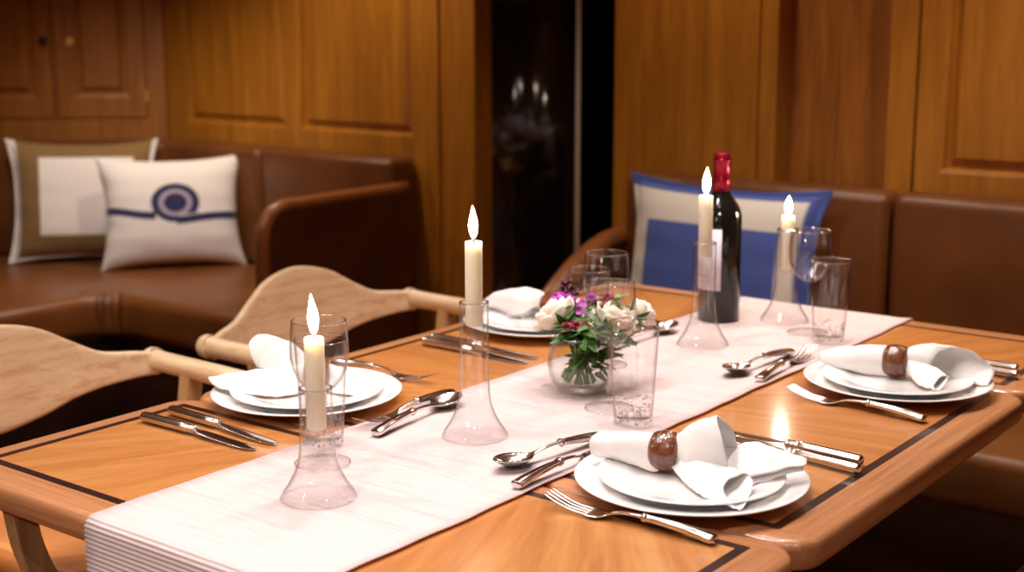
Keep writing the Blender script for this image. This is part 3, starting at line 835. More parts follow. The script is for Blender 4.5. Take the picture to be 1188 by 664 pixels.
def napkin_mesh(name, D):
    parts = []
    sc = lambda rows: [[(u / 1000, v / 1000, w / 1000) for u, v, w in r] for r in rows]
    rg = random.Random(3)
    tail = sc(D['tail'])
    inner = [[(u * .999, v * .3, w * .3) for u, v, w in tail[-1]]]
    neck = [[(0.0, .011 * math.cos(a), .012 * math.sin(a)) for a in (1.9, 2.8, 3.7, 4.6, 5.6, 7.0)]]
    parts.append(loft(tail + neck, 36, 36, closed=True, cap0=True, cap1=True))
    # a second, inner fold showing at the open end of the tail
    for key in ('petal',):
        r = sc(D[key]); pre = [[(.004, .010 * math.cos(a), .012 * math.sin(a)) for a in (3.9, 3.2, 2.4, 1.6, .8, 0)]]
        parts.append(loft(pre + r, 40, 40))
    r = sc(D['lower']); pre = [[(.004, -.004 + .007 * math.cos(a), -.004 + .007 * math.sin(a)) for a in (1.6, 2.6, 3.4, 4.2, 5.0, 6.2)]]
    parts.append(loft(pre + r, 40, 40, closed=True))
    for key in ('wing', 'wing2'):
        if key in D:
            r = sc(D[key]); pre = [[(.030, .010, -.002), (.030, .002, -.006), (.030, -.006, -.010)]]
            parts.append(loft(pre + r, 30, 16))
    V, F = join(*parts)
    V2 = []
    for v in V:
        v = Vector(v); k = min(1, max(0, (abs(v.x) - .02) / .03))
        v += Vector((0, .0005, .0007)) * k * math.sin(v.x * 150 + v.y * 190) + Vector((.0, .0004, .0005)) * k * math.sin(v.x * 310 - v.y * 260 + v.z * 200)
        V2.append(v)
    o = mesh(name, V2, F, M['napkin'])
    md = o.modifiers.new('thickness', 'SOLIDIFY'); md.thickness = .0013; md.offset = 0
    return o

ring_prof = [(.0165, -.0165), (.0195, -.0172), (.0222, -.0130), (.0238, -.0065), (.0242, 0), (.0238, .0065), (.0222, .0130), (.0195, .0172), (.0165, .0165), (.0158, .008), (.0156, 0), (.0158, -.008)]
RINGV = xf(lathe(ring_prof, 40, close=True), Matrix.Rotation(PI / 2, 4, 'Y'))
ZR = T + .0385
NAPS = {'A': ('A', (1.3397, .7984), math.atan2(-.964, .266)), 'B': ('B', (1.9179, .7525), math.atan2(-.983, .18)),
        'C': ('C', (1.352, 1.3855), math.atan2(.794, -.607)), 'D': ('B', (1.9330, 1.3900), math.atan2(.983, -.18))}
NL = {'A': 'white linen napkin fanned out with three open folds on the front plate nearest the camera',
      'B': 'white linen napkin with one wide open fold on the plate by the far right corner',
      'C': 'white linen napkin on the plate behind the shortest candle',
      'D': 'white linen napkin heaped on the plate behind the flower vase'}
RL = {'A': 'round brown wooden napkin ring on the front plate nearest the camera', 'B': 'round brown wooden napkin ring on the plate by the far right corner',
      'C': 'brown wooden napkin ring behind the shortest candle', 'D': 'brown wooden napkin ring half hidden behind the cream rose'}
nap = {'A': napkin_mesh('napkin', NAP_A), 'B': napkin_mesh('napkin', NAP_B), 'C': napkin_mesh('napkin', NAP_C)}
ring0 = mesh('napkin_ring', *RINGV, M['ring'])
for k, (src, (x, y), rz) in NAPS.items():
    if k in nap: o = nap[k]; o['label'] = NL[k]
    else: o = dup(nap[src], NL[k])
    o.location = (x, y, ZR); o.rotation_euler = (0, 0, rz); o['category'] = 'napkin'; o['group'] = 'napkins pulled through rings'
    r = ring0 if k == 'A' else dup(ring0, RL[k])
    r.location = (x, y, ZR); r.rotation_euler = (0, 0, rz); r['label'] = RL[k]; r['category'] = 'napkin ring'; r['group'] = 'wooden napkin rings'

# ------------------------------------------------------------------ cutlery (x = along the piece, head at 0)
def blade(st, n=10):
    """st: (x, half width, z centre, thickness, dish) -> closed solid"""
    P = [Vector((s[0], s[1], s[2])) for s in st]; Q = [Vector((s[3], s[4], 0)) for s in st]
    k = (len(st) - 1) * 5
    V, F = [], []
    m = 2 * (n + 1)
    for i in range(k + 1):
        f = i / k * (len(st) - 1)
        p = crom(P, f); q = crom(Q, f); hw = max(.0004, p.y); th = max(.0005, q.x); di = max(0, q.y)
        row = []
        for j in range(n + 1):
            t = 2 * j / n - 1
            row.append((p.x, t * hw, p.z - di * (1 - t * t) + th / 2 * (1 - .6 * t * t)))
        for j in range(n, -1, -1):
            t = 2 * j / n - 1
            row.append((p.x, t * hw, p.z - di * (1 - t * t) - th / 2 * (1 - .6 * t * t)))
        V += row
    for i in range(k):
        for j in range(m):
            j2 = (j + 1) % m
            F.append((i * m + j, (i + 1) * m + j, (i + 1) * m + j2, i * m + j2))
    F.append(tuple(range(m))); F.append(tuple(k * m + j for j in range(m - 1, -1, -1)))
    return V, F

def reeded(st, n=32, ribs=8, depth=.10):
    """st: (x, ry, rz, zc); ribbed handle"""
    V, F = [], []
    P = [Vector(s[:3]) for s in st]; Z = [Vector((s[3], 0, 0)) for s in st]
    k = (len(st) - 1) * 4
    for i in range(k + 1):
        f = i / k * (len(st) - 1); p = crom(P, f); zc = crom(Z, f).x
        for j in range(n):
            a = 2 * PI * j / n; q = 1 - depth * (0.5 + 0.5 * math.cos(ribs * a))
            V.append((p.x, max(.0003, p.y) * q * math.cos(a), zc + max(.0003, p.z) * q * math.sin(a)))
    for i in range(k):
        for j in range(n):
            j2 = (j + 1) % n; F.append((i * n + j, i * n + j2, (i + 1) * n + j2, (i + 1) * n + j))
    F.append(tuple(range(n - 1, -1, -1))); F.append(tuple(k * n + j for j in range(n)))
    return V, F

def handle_st(x0, x1, zc0, zc1):
    L = x1 - x0
    g = lambda f: zc0 + (zc1 - zc0) * f
    return [(x0 - .002, .003, .003, g(0)), (x0, .0062, .0052, g(0)), (x0 + .004, .0066, .0054, g(.03)), (x0 + .007, .0050, .0044, g(.05)), (x0 + L * .35, .0060, .0050, g(.35) + .001),
            (x0 + L * .7, .0082, .0056, g(.7) + .001), (x0 + L * .93, .0092, .0056, g(.93)), (x0 + L * .985, .0080, .0050, g(.98)), (x1, .0040, .0028, g(1))]

def make_fork():
    t = thing('fork', '', 'fork')
    pcs = []
    for j in (-1.5, -.5, .5, 1.5):
        y = j * .0068
        pcs.append(blade([(0, .0008, .0165, .0010, 0), (.010, .0012, .0125, .0014, 0), (.03, .0016, .0062, .0018, 0), (.050, .0018, .0042, .002, 0), (.056, .0019, .0040, .0022, 0)], 4))
        pcs[-1] = xf(pcs[-1], Matrix.Translation((0, y * .96, 0)))
    pcs.append(blade([(.052, .0118, .0042, .0020, .0006), (.060, .0124, .0036, .0022, .0012), (.069, .0108, .0036, .0026, .0012), (.077, .0062, .0056, .003, .0005), (.084, .0036, .0086, .0036, 0), (.095, .0030, .0112, .0040, 0), (.112, .0030, .0126, .0042, 0), (.124, .0038, .0124, .005, 0)], 10))
    mesh('tines', *join(*pcs), M['silver'], t)
    mesh('handle', *reeded(handle_st(.122, .208, .0122, .0056)), M['silver_r'], t)['label'] = 'ribbed fork handle'
    return t
def make_spoon():
    t = thing('spoon', '', 'spoon')
    v = blade([(0, .0016, .0150, .0012, .0), (.004, .0075, .0148, .0014, .0020), (.014, .0150, .0142, .0016, .0068), (.028, .0192, .0132, .0018, .0100), (.042, .0180, .0120, .0018, .0090), (.053, .0118, .0108, .0022, .0052), (.060, .0055, .0104, .003, .0012),
                  (.068, .0034, .0112, .0036, 0), (.085, .0029, .0136, .0040, 0), (.102, .0030, .0146, .0042, 0), (.112, .0038, .0142, .005, 0)], 14)
    mesh('bowl', *v, M['silver'], t)
    mesh('handle', *reeded(handle_st(.110, .195, .0140, .0056)), M['silver_r'], t)['label'] = 'ribbed spoon handle'
    return t
def make_knife():
    t = thing('table_knife', '', 'knife')
    v = blade([(0, .0020, .0030, .0008, 0), (.006, .0052, .0030, .0010, 0), (.020, .0082, .0032, .0012, 0), (.055, .0092, .0042, .0014, 0), (.085, .0090, .0056, .0018, 0), (.104, .0070, .0066, .0026, 0), (.110, .0046, .0070, .004, 0), (.116, .0046, .0072, .005, 0)], 8)
    mesh('blade', *v, M['silver'], t)
    mesh('collar', *reeded([(.113, .003, .003, .0072), (.114, .0058, .0054, .0072), (.117, .0066, .0062, .0072), (.119, .0052, .005, .0072), (.122, .0070, .0064, .0073), (.126, .0056, .0054, .0073), (.129, .0074, .0066, .0073), (.132, .0070, .0064, .0073), (.133, .004, .004, .0073)], 32, 8, .16), M['silver'], t)
    mesh('handle', *reeded([(.131, .004, .004, .0074), (.132, .0072, .0066, .0074), (.16, .0076, .0068, .0075), (.20, .0080, .0070, .0076), (.216, .0080, .0070, .0076), (.219, .0072, .0064, .0076), (.220, .0056, .0052, .0076), (.2205, .0040, .0036, .0076)], 40, 8, .10), M['silver_r'], t)['label'] = 'ribbed knife handle'
    return t

def lay(proto, used, head, tail, z, label, group, sx=1.0):
    o = proto if not used[0] else dup(proto, label)
    used[0] = True
    o['label'] = label; o['group'] = group
    o.location = (head[0], head[1], z)
    o.rotation_euler = (0, 0, math.atan2(tail[1] - head[1], tail[0] - head[0]))
    return o
fk, uf = make_fork(), [False]
for h, tl, lab in (((1.193, .862), (1.201, .654), 'large fork left of the front plate nearest the camera'),
                   ((1.772, .852), (1.757, .645), 'large fork lying between the front plate and the far right plate'),
                   ((1.508, 1.300), (1.500, 1.505), 'large fork peeking out behind the plate with the shortest candle in front')):
    lay(fk, uf, h, tl, T + .0004, lab, 'large dinner forks')
for h, tl, lab in (((1.412, .912), (1.222, .917), 'small fork on the runner edge above the front plate nearest the camera'),
                   ((2.008, .930), (1.800, .916), 'small fork lying on the runner with tines towards the far right tumbler'),
                   ((1.262, 1.222), (1.462, 1.232), 'small fork on the runner edge by the plate behind the shortest candle'),
                   ((1.83, 1.240), (2.03, 1.236), 'small fork behind the flower vase on the far side of the runner')):
    lay(fk, uf, h, tl, RZ, lab, 'small forks on the runner')
sp, us = make_spoon(), [False]
for h, tl, lab in (((1.236, .973), (1.430, .941), 'spoon on the runner in front of the middle candle holder'),
                   ((1.795, .970), (1.985, .956), 'spoon on the runner next to the far right plate'),
                   ((1.450, 1.205), (1.255, 1.186), 'spoon on the runner between the shortest and the middle candle holders'),
                   ((2.036, 1.200), (1.842, 1.205), 'spoon on the runner just right of the flower vase')):
    lay(sp, us, h, tl, RZ, lab, 'spoons on the runner')
kn, uk = make_knife(), [False]
for h, tl, lab in (((1.528, .845), (1.500, .628), 'knife next to the front plate, the nearer of that pair'),
                   ((1.553, .856), (1.531, .640), 'knife of the front pair, the one farther from the front plate'),
                   ((2.072, .838), (2.063, .620), 'knife with only its handle showing beside the far right plate, nearer to it'),
                   ((2.104, .850), (2.098, .632), 'knife with only its handle showing behind the far right plate, the farther of two'),
                   ((1.128, 1.272), (1.126, 1.491), 'knife at the bare end of the table, nearer to the table end'),
                   ((1.160, 1.268), (1.170, 1.509), 'knife between the bare table end and the plate behind the shortest candle'),
                   ((1.690, 1.262), (1.692, 1.470), 'knife behind the middle candle holder, nearer to the camera'),
                   ((1.726, 1.268), (1.722, 1.486), 'knife behind the middle candle holder, beside the plate behind the vase')):
    lay(kn, uk, h, tl, T + .0004, lab, 'table knives')

# ------------------------------------------------------------------ glassware
def make_goblet():
    t = thing('wine_glass', '', 'glass')
    w = .0011
    o = [(.0040, .0900), (.010, .0915), (.019, .0965), (.0270, .1060), (.0330, .1190), (.0355, .1330), (.0358, .1450), (.0350, .1580), (.0335, .1720), (.0328, .1775)]
    bowl = [(0, .0888)] + o + [(.0322, .1785)] + [(r - w, z + (w if k < 5 else 0)) for k, (r, z) in list(enumerate(o))[::-1]] + [(0, .0930)]
    mesh('bowl', *lathe(bowl, 56), M['glass'], t)
    mesh('rim', *lathe([(.0325 + .0008 * math.cos(a), .1782 + .0008 * math.sin(a)) for a in [k * PI / 4 for k in range(8)]], 56, close=True), M['glass_rim'], t)
    mesh('stem', *lathe([(.0045, .0895), (.0036, .080), (.0032, .060), (.0033, .030), (.0042, .014), (.0065, .0075)], 20), M['glass_thick'], t)
    mesh('foot', *lathe([(0, .0058), (.0065, .0058), (.014, .0042), (.026, .0022), (.0335, .0014)], 56), M['glass'], t)
    mesh('foot_rim', *lathe([(.0338 + .0008 * math.cos(a), .0010 + .0008 * math.sin(a)) for a in [k * PI / 4 for k in range(8)]], 56, close=True), M['glass_rim'], t)
    return t
def make_tumbler():
    t = thing('tumbler', '', 'glass')
    z1 = .138
    r = lambda z: .0255 + (.0335 - .0255) * (z / z1) ** .85
    w = .0012
    zs = [.002, .02, .05, .08, .11, .1365]
    prof = [(r(z), z) for z in zs] + [(r(z1) - w / 2, z1)] + [(r(z) - w, z) for z in zs[::-1][:-1]] + [(r(.013) - w - .001, .0100), (0, .0092)]
    mesh('wall', *lathe(prof, 56), M['glass'], t)
    mesh('rim', *lathe([(r(z1) - w / 2 + .0008 * math.cos(a), z1 + .0008 * math.sin(a)) for a in [k * PI / 4 for k in range(8)]], 56, close=True), M['glass_rim'], t)
    # knobbly pressed pattern moulded into the thick base
    rb = random.Random(5); pcs = []
    for k in range(130):
        a = rb.random() * 2 * PI; z = .004 + .030 * rb.random() ** 1.5
        R = r(z) - .0016
        pcs.append(xf(lathe([(0, -.0012), (.0017, -.0005), (.0015, .0007), (0, .0012)], 8), Matrix.Translation((R * math.cos(a), R * math.sin(a), z)) @ Matrix.Rotation(a, 4, 'Z') @ Matrix.Rotation(PI / 2, 4, 'Y')))
    for k in range(40):
        a = rb.random() * 2 * PI; R = .022 * math.sqrt(rb.random())
        pcs.append(xf(lathe([(0, 0), (.0016, .0004), (.0012, .0014), (0, .0018)], 8), Matrix.Translation((R * math.cos(a), R * math.sin(a), .0105))))
    mesh('pressed_base', *join(*pcs), M['glass_rim'], t)
    return t
M['glass_rim'] = thin_glass('polished_glass_rim', (0.93, 0.92, 0.92, 1), 0.12, 3.0, 0.08)
M['glass_thick'] = thin_glass('thick_glass', (0.985, 0.985, 0.985, 1), 0.04, 6.0)
gb = make_goblet(); tm = make_tumbler()
GOB = [((1.552, 1.018), 'wine glass standing in front of the flower vase'), ((2.150, 1.005), 'wine glass in front of the farthest candle holder'),
       ((1.140, 1.165), 'wine glass standing directly behind the shortest candle'), ((1.752, 1.158), 'wine glass rising just behind the flowers')]
TUM = [((1.511, .953), 'tumbler in front of the flower vase, touching the napkin from view'), ((2.110, .948), 'tumbler next to the farthest wine glass and far right plate'),
       ((1.193, 1.217), 'tumbler behind the shortest candle, beside the white plate'), ((1.803, 1.224), 'tumbler with only its rim visible above the purple flowers')]
TUM[0] = (TUM[0][0], 'tumbler in front of the flower vase, behind the tail of the front napkin')
for k, ((x, y), lab) in enumerate(GOB):
    o = gb if k == 0 else dup(gb, lab)
    o.location = (x, y, RZ); o['label'] = lab; o['group'] = 'wine glasses'
for k, ((x, y), lab) in enumerate(TUM):
    o = tm if k == 0 else dup(tm, lab)
    o.location = (x, y, RZ if y < 1.24 else T); o['label'] = lab; o['group'] = 'clear tumblers'
    o.rotation_euler = (0, 0, k * .7)

# ------------------------------------------------------------------ candle holders and candles
def make_holder(H, cup, label):
    t = thing('candle_holder', label, 'candle holder', group='flared glass candle holders')
    w = .0012
    o = [(.0435, 0.0008), (.0432, .0025), (.0395, .0085), (.0330, .0180), (.0268, .0300), (.0220, .0440), (.0200, .0580), (.0193, .0740), (.0191, .0950 if H > .15 else .088), (.0190, H - .012), (.0190, H - .002)]
    prof = o + [(.0184, H)] + [(.0178, H - .002)] + [(r - w, z + .0004) for r, z in o[::-1][1:]]
    mesh('flared_tube', *lathe(prof, 56, close=True), M['glass'], t)
    c = [(.0178, H - .002), (.0165, H - .001), (.0140, H - .004), (.0128, H - .010), (.0124, H - cup + .012), (.0112, H - cup + .004), (.006, H - cup), (0, H - cup - .001)]
    mesh('candle_cup', *lathe(c, 40), M['glass'], t)
    mesh('rim_bead', *lathe([(.0178 + .0014 * math.cos(a), H - .0012 + .0014 * math.sin(a)) for a in [k * PI / 4 for k in range(8)]], 56, close=True), M['glass_rim'], t)
    return t
def make_candle(L, lean, label, fl=1.0):
    t = thing('candle', label, 'candle', group='lit ivory candles')
    r = .0113
    V, F = lathe([(0, 0), (r - .001, 0), (r, .001), (r, L - .002), (r - .0008, L), (r - .003, L - .0008), (.004, L - .0022), (0, L - .0024)], 32)
    mesh('wax_body', V, F, M['wax'], t)
    mesh('wick', *tube([(0, 0, L - .003), (.0002, 0, L + .004), (.001, .0004, L + .008)], [.0009, .0008, .0006], 8, 3), M['wick'], t)
    Z0 = L + .0035; h = .043 * fl
    prof = [(0, 0), (.0022, .0015), (.0043, .006), (.0057, .012), (.0060, .017), (.0052, .024), (.0035, .031), (.0016, .038), (0, .043)]
    V, F = lathe([(a, Z0 + b * fl) for a, b in prof], 20)
    V = [(x + lean * ((z - Z0) / h) ** 2 * .01, y, z) for x, y, z in V]
    fo = mesh('flame', V, F, M['flame'], t); fo['label'] = 'bright candle flame'
    return t
for (x, y), H, cup, cz, ct, lab, lean in (
        ((1.051, 1.082), .129, .056, .084, .189, 'the shortest, at the bare end of the table', -.3),
        ((1.341, 1.088), .178, .052, .150, .259, 'left of the flower vase', -.15),
        ((1.966, 1.106), .172, .056, .150, .252, 'in front of the wine bottle', .15),
        ((2.216, 1.081), .166, .078, .100, .193, 'farthest along the runner, behind a wine glass', .1)):
    h = make_holder(H, cup, 'flared clear glass candle holder, ' + lab); h.location = (x, y, RZ)
    c = make_candle(ct - cz, lean, 'lit ivory taper candle, ' + ('in the shortest holder' if H < .15 else lab), 1.08 if H < .15 else 1.0 if cz > .12 else .72); c.location = (x, y, T + cz)

# ------------------------------------------------------------------ wine bottle
wb = thing('wine_bottle', 'dark red wine bottle with a red foil neck and a pale label', 'bottle', (2.157, 1.183, RZ))
BR = .0375
bp = [(0, .004), (.020, .003), (.032, 0), (.0355, .0008), (BR, .004), (BR, .178), (.0368, .190), (.0335, .202), (.0270, .213), (.0200, .222), (.0162, .230), (.0148, .240), (.0146, .262), (.0146, .296), (0, .296)]
mesh('glass_body', *lathe(bp, 64), M['bottle'], wb)
mesh('foil_capsule', *lathe([(.0156, .2325), (.0160, .2325), (.0154, .255), (.0152, .284), (.0162, .2845), (.0163, .2925), (.0154, .2935), (.0153, .2985), (.0140, .2995), (0, .2995)], 40), M['foil'], wb)['label'] = 'red foil capsule'
V, F = [], []
a0, a1 = math.radians(92), math.radians(213)
for i in range(33):
    a = a0 + (a1 - a0) * i / 32
    for z in (.058, .168): V.append(((BR + .0003) * math.cos(a), (BR + .0003) * math.sin(a), z))
for i in range(32): F.append((2 * i, 2 * i + 2, 2 * i + 3, 2 * i + 1))
lb = mesh('paper_label', V, F, M['paper'], wb); lb['label'] = 'pale paper label'
md = lb.modifiers.new('thickness', 'SOLIDIFY'); md.thickness = .0003; md.offset = 1

# ------------------------------------------------------------------ vase and flowers
VX, VY = 1.596, 1.098
va = thing('flower_vase', 'round clear glass bowl vase holding the flowers', 'vase', (VX, VY, RZ))
vo = [(.022, .0004), (.0320, .006), (.0405, .016), (.0458, .029), (.0475, .042), (.0460, .056), (.0415, .068), (.0370, .075), (.0362, .079), (.0368, .083)]
mesh('bowl', *lathe([(0, .0004)] + vo + [(.0372, .0842)], 64), M['glass_thick'], va)
mesh('rim', *lathe([(.0370 + .0010 * math.cos(a), .0838 + .0010 * math.sin(a)) for a in [k * PI / 4 for k in range(8)]], 56, close=True), M['glass_rim'], va)
wa = mesh('vase_water', *lathe([(0, .0075)] + [(r - .0024, z + .001) for r, z in vo[1:8]] + [(0, .0755)], 48), M['water'])
wa.location = (VX, VY, RZ); tag(wa, 'clear water filling the round flower vase', 'water')

def petal(w, h, cup, curl, nu=8, nv=8):
    """petal rooted at origin, growing along +z, hollow side towards -y"""
    V, F = [], []
    for i in range(nu + 1):
        f = i / nu
        hw = w / 2 * math.sin(PI * min(1, .12 + .80 * f)) ** .7 if f < .95 else w / 2 * .45
        for j in range(nv + 1):
            s = 2 * j / nv - 1
            y = cup * math.sin(PI * f * .85) + curl * max(0, f - .6) ** 2 * 6 - (1 - math.cos(s * 1.1)) * hw * .9
            V.append((hw * math.sin(s * 1.15) / math.sin(1.15), y, h * f * (1 - .06 * s * s)))
    for i in range(nu):
        for j in range(nv):
            a = i * (nv + 1) + j; F.append((a, a + 1, a + nv + 2, a + nv + 1))
    return V, F
def rose_mesh(R, rg):
    pcs = []
    for ring, (n, rr, w, h, cup, curl, tilt) in enumerate(((3, .05, .75, 1.05, .18, -.02, 2), (4, .16, .9, 1.12, .24, 0, 5), (5, .30, 1.05, 1.14, .30, .03, 10), (6, .42, 1.15, 1.10, .36, .10, 18), (7, .50, 1.2, 1.02, .40, .2, 28))):
        for k in range(n):
            a = 2 * PI * (k + .37 * ring + .1 * rg.random()) / n
            p = petal(w * R, h * R * (1 + .08 * rg.uniform(-1, 1)), cup * R, curl * R)
            Mx = Matrix.Rotation(a, 4, 'Z') @ Matrix.Translation((0, rr * R * .45, 0)) @ Matrix.Rotation(-math.radians(tilt + rg.uniform(-4, 4)), 4, 'X')
            pcs.append(xf(p, Mx))
    V, F = join(*pcs)
    return [(v[0], v[1], v[2] - .5 * R) for v in V], F
def leaf_mesh(L, w, bend=.25):
    V, F = [], []
    n = 10
    for i in range(n + 1):
        f = i / n; hw = w / 2 * math.sin(PI * f ** .8) ** .8
        for s in (-1, -.5, 0, .5, 1):
            V.append((s * hw, -bend * L * f * f + abs(s) * hw * .35, L * f))
    for i in range(n):
        for j in range(4):
            a = i * 5 + j; F.append((a, a + 1, a + 6, a + 5))
    return V, F
def orient(d, spin=0.0):
    d = Vector(d).normalized()
    return d.to_track_quat('Z', 'Y').to_matrix().to_4x4() @ Matrix.Rotation(spin, 4, 'Z')
def thick(o, th=.0004):
    md = o.modifiers.new('thickness', 'SOLIDIFY'); md.thickness = th; md.offset = 0
def stem_to(head, rg, t, n=1.0):
    """stem from the flower head through the neck of the vase to its floor on the other side (local coordinates of the head)"""
    hx, hy, hz = head
    a = math.atan2(hy, hx); d = math.hypot(hx, hy)
    k = min(d, .024); neck = (k * math.cos(a), k * math.sin(a), .080)
    b = a + PI + rg.uniform(-.9, .9); r = .030 * rg.uniform(.55, 1.0)
    foot = (r * math.cos(b), r * math.sin(b), .012 + r * .25)
    pts = [foot, tuple((neck[i] * .6 + foot[i] * .4) for i in range(3)), neck, tuple(head[i] * .93 + neck[i] * .07 for i in range(3))]
    pts = [tuple(p[i] - head[i] for i in range(3)) for p in pts]
    return mesh('stem', *tube(pts, .0026 * n, 10, 6), M['stem'], t)
rg = random.Random(11)
def rose(px, R, d, label):
    loc = (VX + px[0], VY + px[1], RZ + px[2])
    t = thing('rose', label, 'flower', loc, 0, 'cream roses')
    V, F = rose_mesh(R, rg)
    o = mesh('blossom', *xf((V, F), orient(d, rg.random() * 6)), M['rose'], t); thick(o, .0006)
    pcs = [xf(leaf_mesh(R * 1.1, R * .32, .4), orient(d) @ Matrix.Rotation(2 * PI * k / 5, 4, 'Z') @ Matrix.Translation((0, R * .2, -R * .55)) @ Matrix.Rotation(math.radians(-75), 4, 'X')) for k in range(5)]
    s = mesh('sepals', *join(*pcs), M['green'], t); thick(s)
    stem_to(px, rg, t, 1.2)
# (offset from the vase axis)
rose((.010, .050, .106), .035, (-.25, .55, .7), 'big cream rose leaning out on the left of the vase')
rose((.050, -.028, .106), .032, (.15, -.35, .9), 'cream rose seen through the wine glass in front of the vase')
rose((.100, -.040, .104), .025, (.8, -.4, .5), 'small cream rose at the right edge of the flowers, half hidden')
def floret(R, rgx, ruff=0.0, n=5):
    pcs = []
    for ring in range(2):
        for k in range(n):
            a = 2 * PI * (k + .5 * ring) / n + rgx.random() * .3
            p = petal(R * 1.0, R * (1.05 - .25 * ring), R * .18, R * .3)
            pcs.append(xf(p, Matrix.Rotation(a, 4, 'Z') @ Matrix.Rotation(-math.radians(62 - 26 * ring + rgx.uniform(-12, 12)), 4, 'X')))
    return join(*pcs)
def sprig(px, R, count, spread, mat, label, cat, name, group=None, mat2=None):
    loc = (VX + px[0], VY + px[1], RZ + px[2])
    t = thing(name, label, 'flower', loc, 0, group)
    base = Vector((0, 0, -.030))
    st = []
    for k in range(count):
        a = 2 * PI * k * .382; rr = spread * math.sqrt((k + .3) / count)
        p = Vector((rr * math.cos(a), rr * math.sin(a), .010 * rg.uniform(-1, 1) - rr * .3))
        d = (p - Vector((0, 0, -.02)) + Vector((-.012, -.010, .004))).normalized()
        o = mesh('blossom', *xf(floret(R * rg.uniform(.85, 1.1), rg), Matrix.Translation(p) @ orient(d, rg.random() * 6)), mat2 if (mat2 and k % 3 == 1) else mat, t); thick(o)
        st.append(tube([base, base * .5 + p * .5 + Vector((0, 0, -.004)), p], .0009, 6, 3))
    mesh('flower_stalks', *join(*st), M['stem'], t)
    stem_to((px[0], px[1], px[2] - .030), rg, t, .9).location = (0, 0, -.030)
sprig((.028, .052, .122), .0125, 6, .020, M['purple'], 'bright purple flower sprig beside the big cream rose', '', 'purple_flower', 'purple flower sprigs', M['lilac'])
sprig((.052, .030, .122), .0120, 6, .019, M['purple'], 'purple and lilac flower sprig in the middle of the bunch, behind the wine glass', '', 'purple_flower', 'purple flower sprigs', M['lilac'])
sprig((-.004, .014, .094), .0115, 6, .015, M['crimson'], 'crimson flower cluster low at the front of the vase', '', 'crimson_flower', 'dark red flowers')
sprig((.060, -.004, .126), .0110, 4, .011, M['crimson'], 'dark crimson flower above the rose seen through the wine glass', '', 'crimson_flower', 'dark red flowers')
sprig((.062, .066, .138), .0100, 4, .009, M['maroon'], 'dark maroon flower at the top back of the bunch', '', 'maroon_flower', 'dark red flowers')
def greenery(px, count, L, w, spread, mat, label):
    loc = (VX + px[0], VY + px[1], RZ + px[2])
    t = thing('leaf_sprig', label, 'foliage', loc, 0, 'green leaf sprigs')
    pcs = []
    for k in range(count):
        a = 2 * PI * k * .382 + rg.random(); rr = spread * math.sqrt(rg.random())
        d = Vector((math.cos(a) * .9, math.sin(a) * .9, rg.uniform(-.25, .9)))
        pcs.append(xf(leaf_mesh(L * rg.uniform(.7, 1.15), w * rg.uniform(.8, 1.1)), Matrix.Translation((rr * math.cos(a), rr * math.sin(a), rg.uniform(-.018, .010))) @ orient(d, rg.uniform(-.6, .6))))
    o = mesh('leaves', *join(*pcs), mat, t); thick(o)
    stem_to(px, rg, t, .8)
greenery((.004, -.004, .086), 34, .034, .014, .022, M['green'], 'leafy green sprig drooping over the front of the vase')
greenery((.030, -.016, .088), 34, .034, .014, .024, M['green'], 'leafy green sprig between the two front cream roses')
greenery((.066, -.006, .120), 26, .024, .010, .020, M['green2'], 'pale green sprig at the upper right of the bunch')
greenery((.036, .034, .108), 26, .028, .011, .024, M['green'], 'green sprig behind the purple flowers')
greenery((.078, -.030, .096), 14, .026, .010, .016, M['green'], 'green sprig beside the small cream rose at the right')
greenery((.008, -.008, .042), 26, .030, .013, .016, M['green'], 'green leaves sunk in the water inside the vase')
greenery((.012, -.018, .064), 26, .032, .014, .014, M['green'], 'green leaves in the neck of the vase, in front')
# ------------------------------------------------------------------ lights
def spot(name, loc, target, power, col=(1.0, .93, .89), ang=100, blend=.7, size=.03):
    l = bpy.data.lights.new(name, 'SPOT'); l.energy = power; l.color = col
    l.spot_size = math.radians(ang); l.spot_blend = blend; l.shadow_soft_size = size
    o = bpy.data.objects.new(name, l); C.objects.link(o); o.location = loc
    o.rotation_euler = (Vector(target) - Vector(loc)).to_track_quat('-Z', 'Y').to_euler()
    return o
ZL = CEIL - .015
TABLE_W = 14
for k, (x, y) in enumerate(((1.10, 1.38), (1.45, 1.30), (1.80, 1.34), (2.15, 1.28), (2.50, 1.20), (1.30, .98), (1.65, .94), (2.00, .92), (.75, 1.55), (.80, 1.15))):
    spot('ceiling_or_fill_spot', (x, y, ZL), (x, y - .05, 0), TABLE_W, ang=96)
WALL = (1.0, .84, .62)
for x, y, e in ((2.85, 3.05, 34), (2.55, 3.65, 26), (2.85, 1.75, 18), (2.80, .75, 40)):
    spot('ceiling_or_fill_spot', (x, y, ZL), (x + .12, y, 0), e, WALL, ang=110)
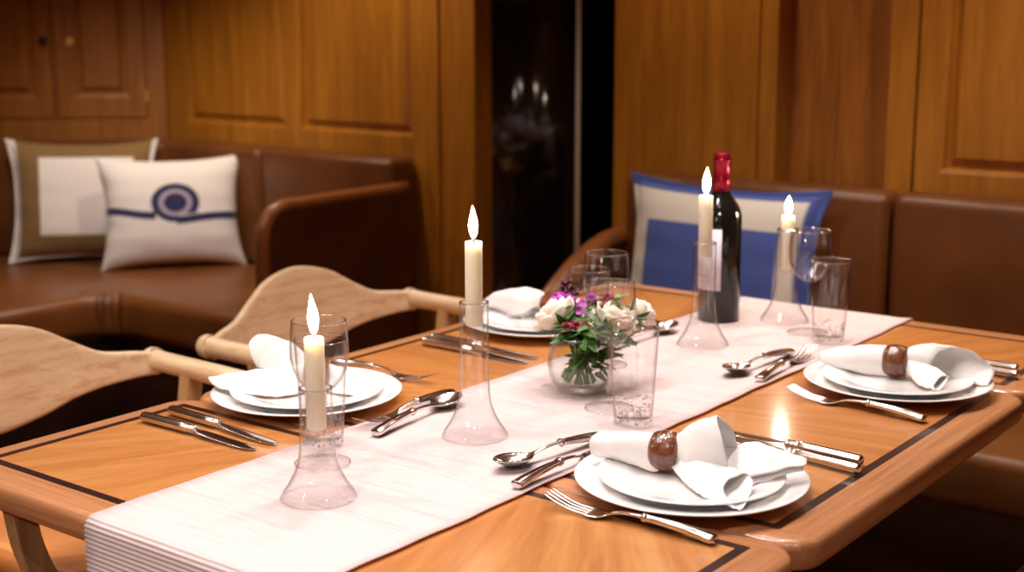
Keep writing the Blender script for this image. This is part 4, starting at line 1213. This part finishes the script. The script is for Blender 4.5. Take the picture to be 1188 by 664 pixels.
for x, y, e in ((.30, .30, 34), (.75, -.15, 12), (-.15, .9, 34), (.6, 2.4, 26), (1.5, 2.7, 26), (-.55, 1.45, 40)):  # unseen fill spots added to brighten camera side, chairs and left sofa
    spot('ceiling_or_fill_spot', (x, y, ZL), (x, y, 0), e, ang=110)
spot('ceiling_or_fill_spot', (-.95, .60, ZL), (1.0, 1.55, .45), 60, (1, .92, .84), ang=40, blend=.8)  # added fill, aimed under the table end at chair leg and seat
spot('ceiling_or_fill_spot', (1.7, 2.5, ZL), (2.88, 3.75, .62), 75, (1, .93, .87), ang=46, blend=.8)  # added fill aimed at the corner sofa pillows
spot('ceiling_or_fill_spot', (1.95, 1.55, ZL), (3.1, 1.62, .62), 22, (1, .93, .87), ang=46, blend=.8)  # extra spot added to brighten the blue pillow

w = bpy.data.worlds.new('room_ambience'); S.world = w; w.use_nodes = True
w.node_tree.nodes['Background'].inputs[0].default_value = (1, .85, .7, 1)
w.node_tree.nodes['Background'].inputs[1].default_value = 0.02

# ------------------------------------------------------------------ camera
cd = bpy.data.cameras.new('camera'); cam = bpy.data.objects.new('camera', cd); C.objects.link(cam)
F3 = Vector((0.77939125, 0.59671571, -0.19099646)); R3 = Vector((0.60763204, -0.7942167, -0.00177226)); U3 = R3.cross(F3)
Mc = Matrix((R3, U3, -F3)).transposed().to_4x4()
Mc.translation = (0, 0, T + .53737)
cam.matrix_world = Mc
cd.sensor_fit = 'HORIZONTAL'; cd.sensor_width = 36; cd.lens = 1599.39 / 1188 * 36
cd.clip_start = .05; cd.clip_end = 50
cd.dof.use_dof = True; cd.dof.focus_distance = 1.68; cd.dof.aperture_fstop = 4.4
S.camera = cam

S.view_settings.view_transform = 'Standard'; S.view_settings.look = 'None'
S.view_settings.gamma = 1.0; S.view_settings.use_curve_mapping = False
S.view_settings.exposure = 0.0
cy = S.cycles
cy.use_denoising = True
cy.max_bounces = 14; cy.diffuse_bounces = 4; cy.glossy_bounces = 6; cy.transmission_bounces = 8; cy.transparent_max_bounces = 40
cy.caustics_reflective = False; cy.caustics_refractive = False
cy.sample_clamp_indirect = 6.0
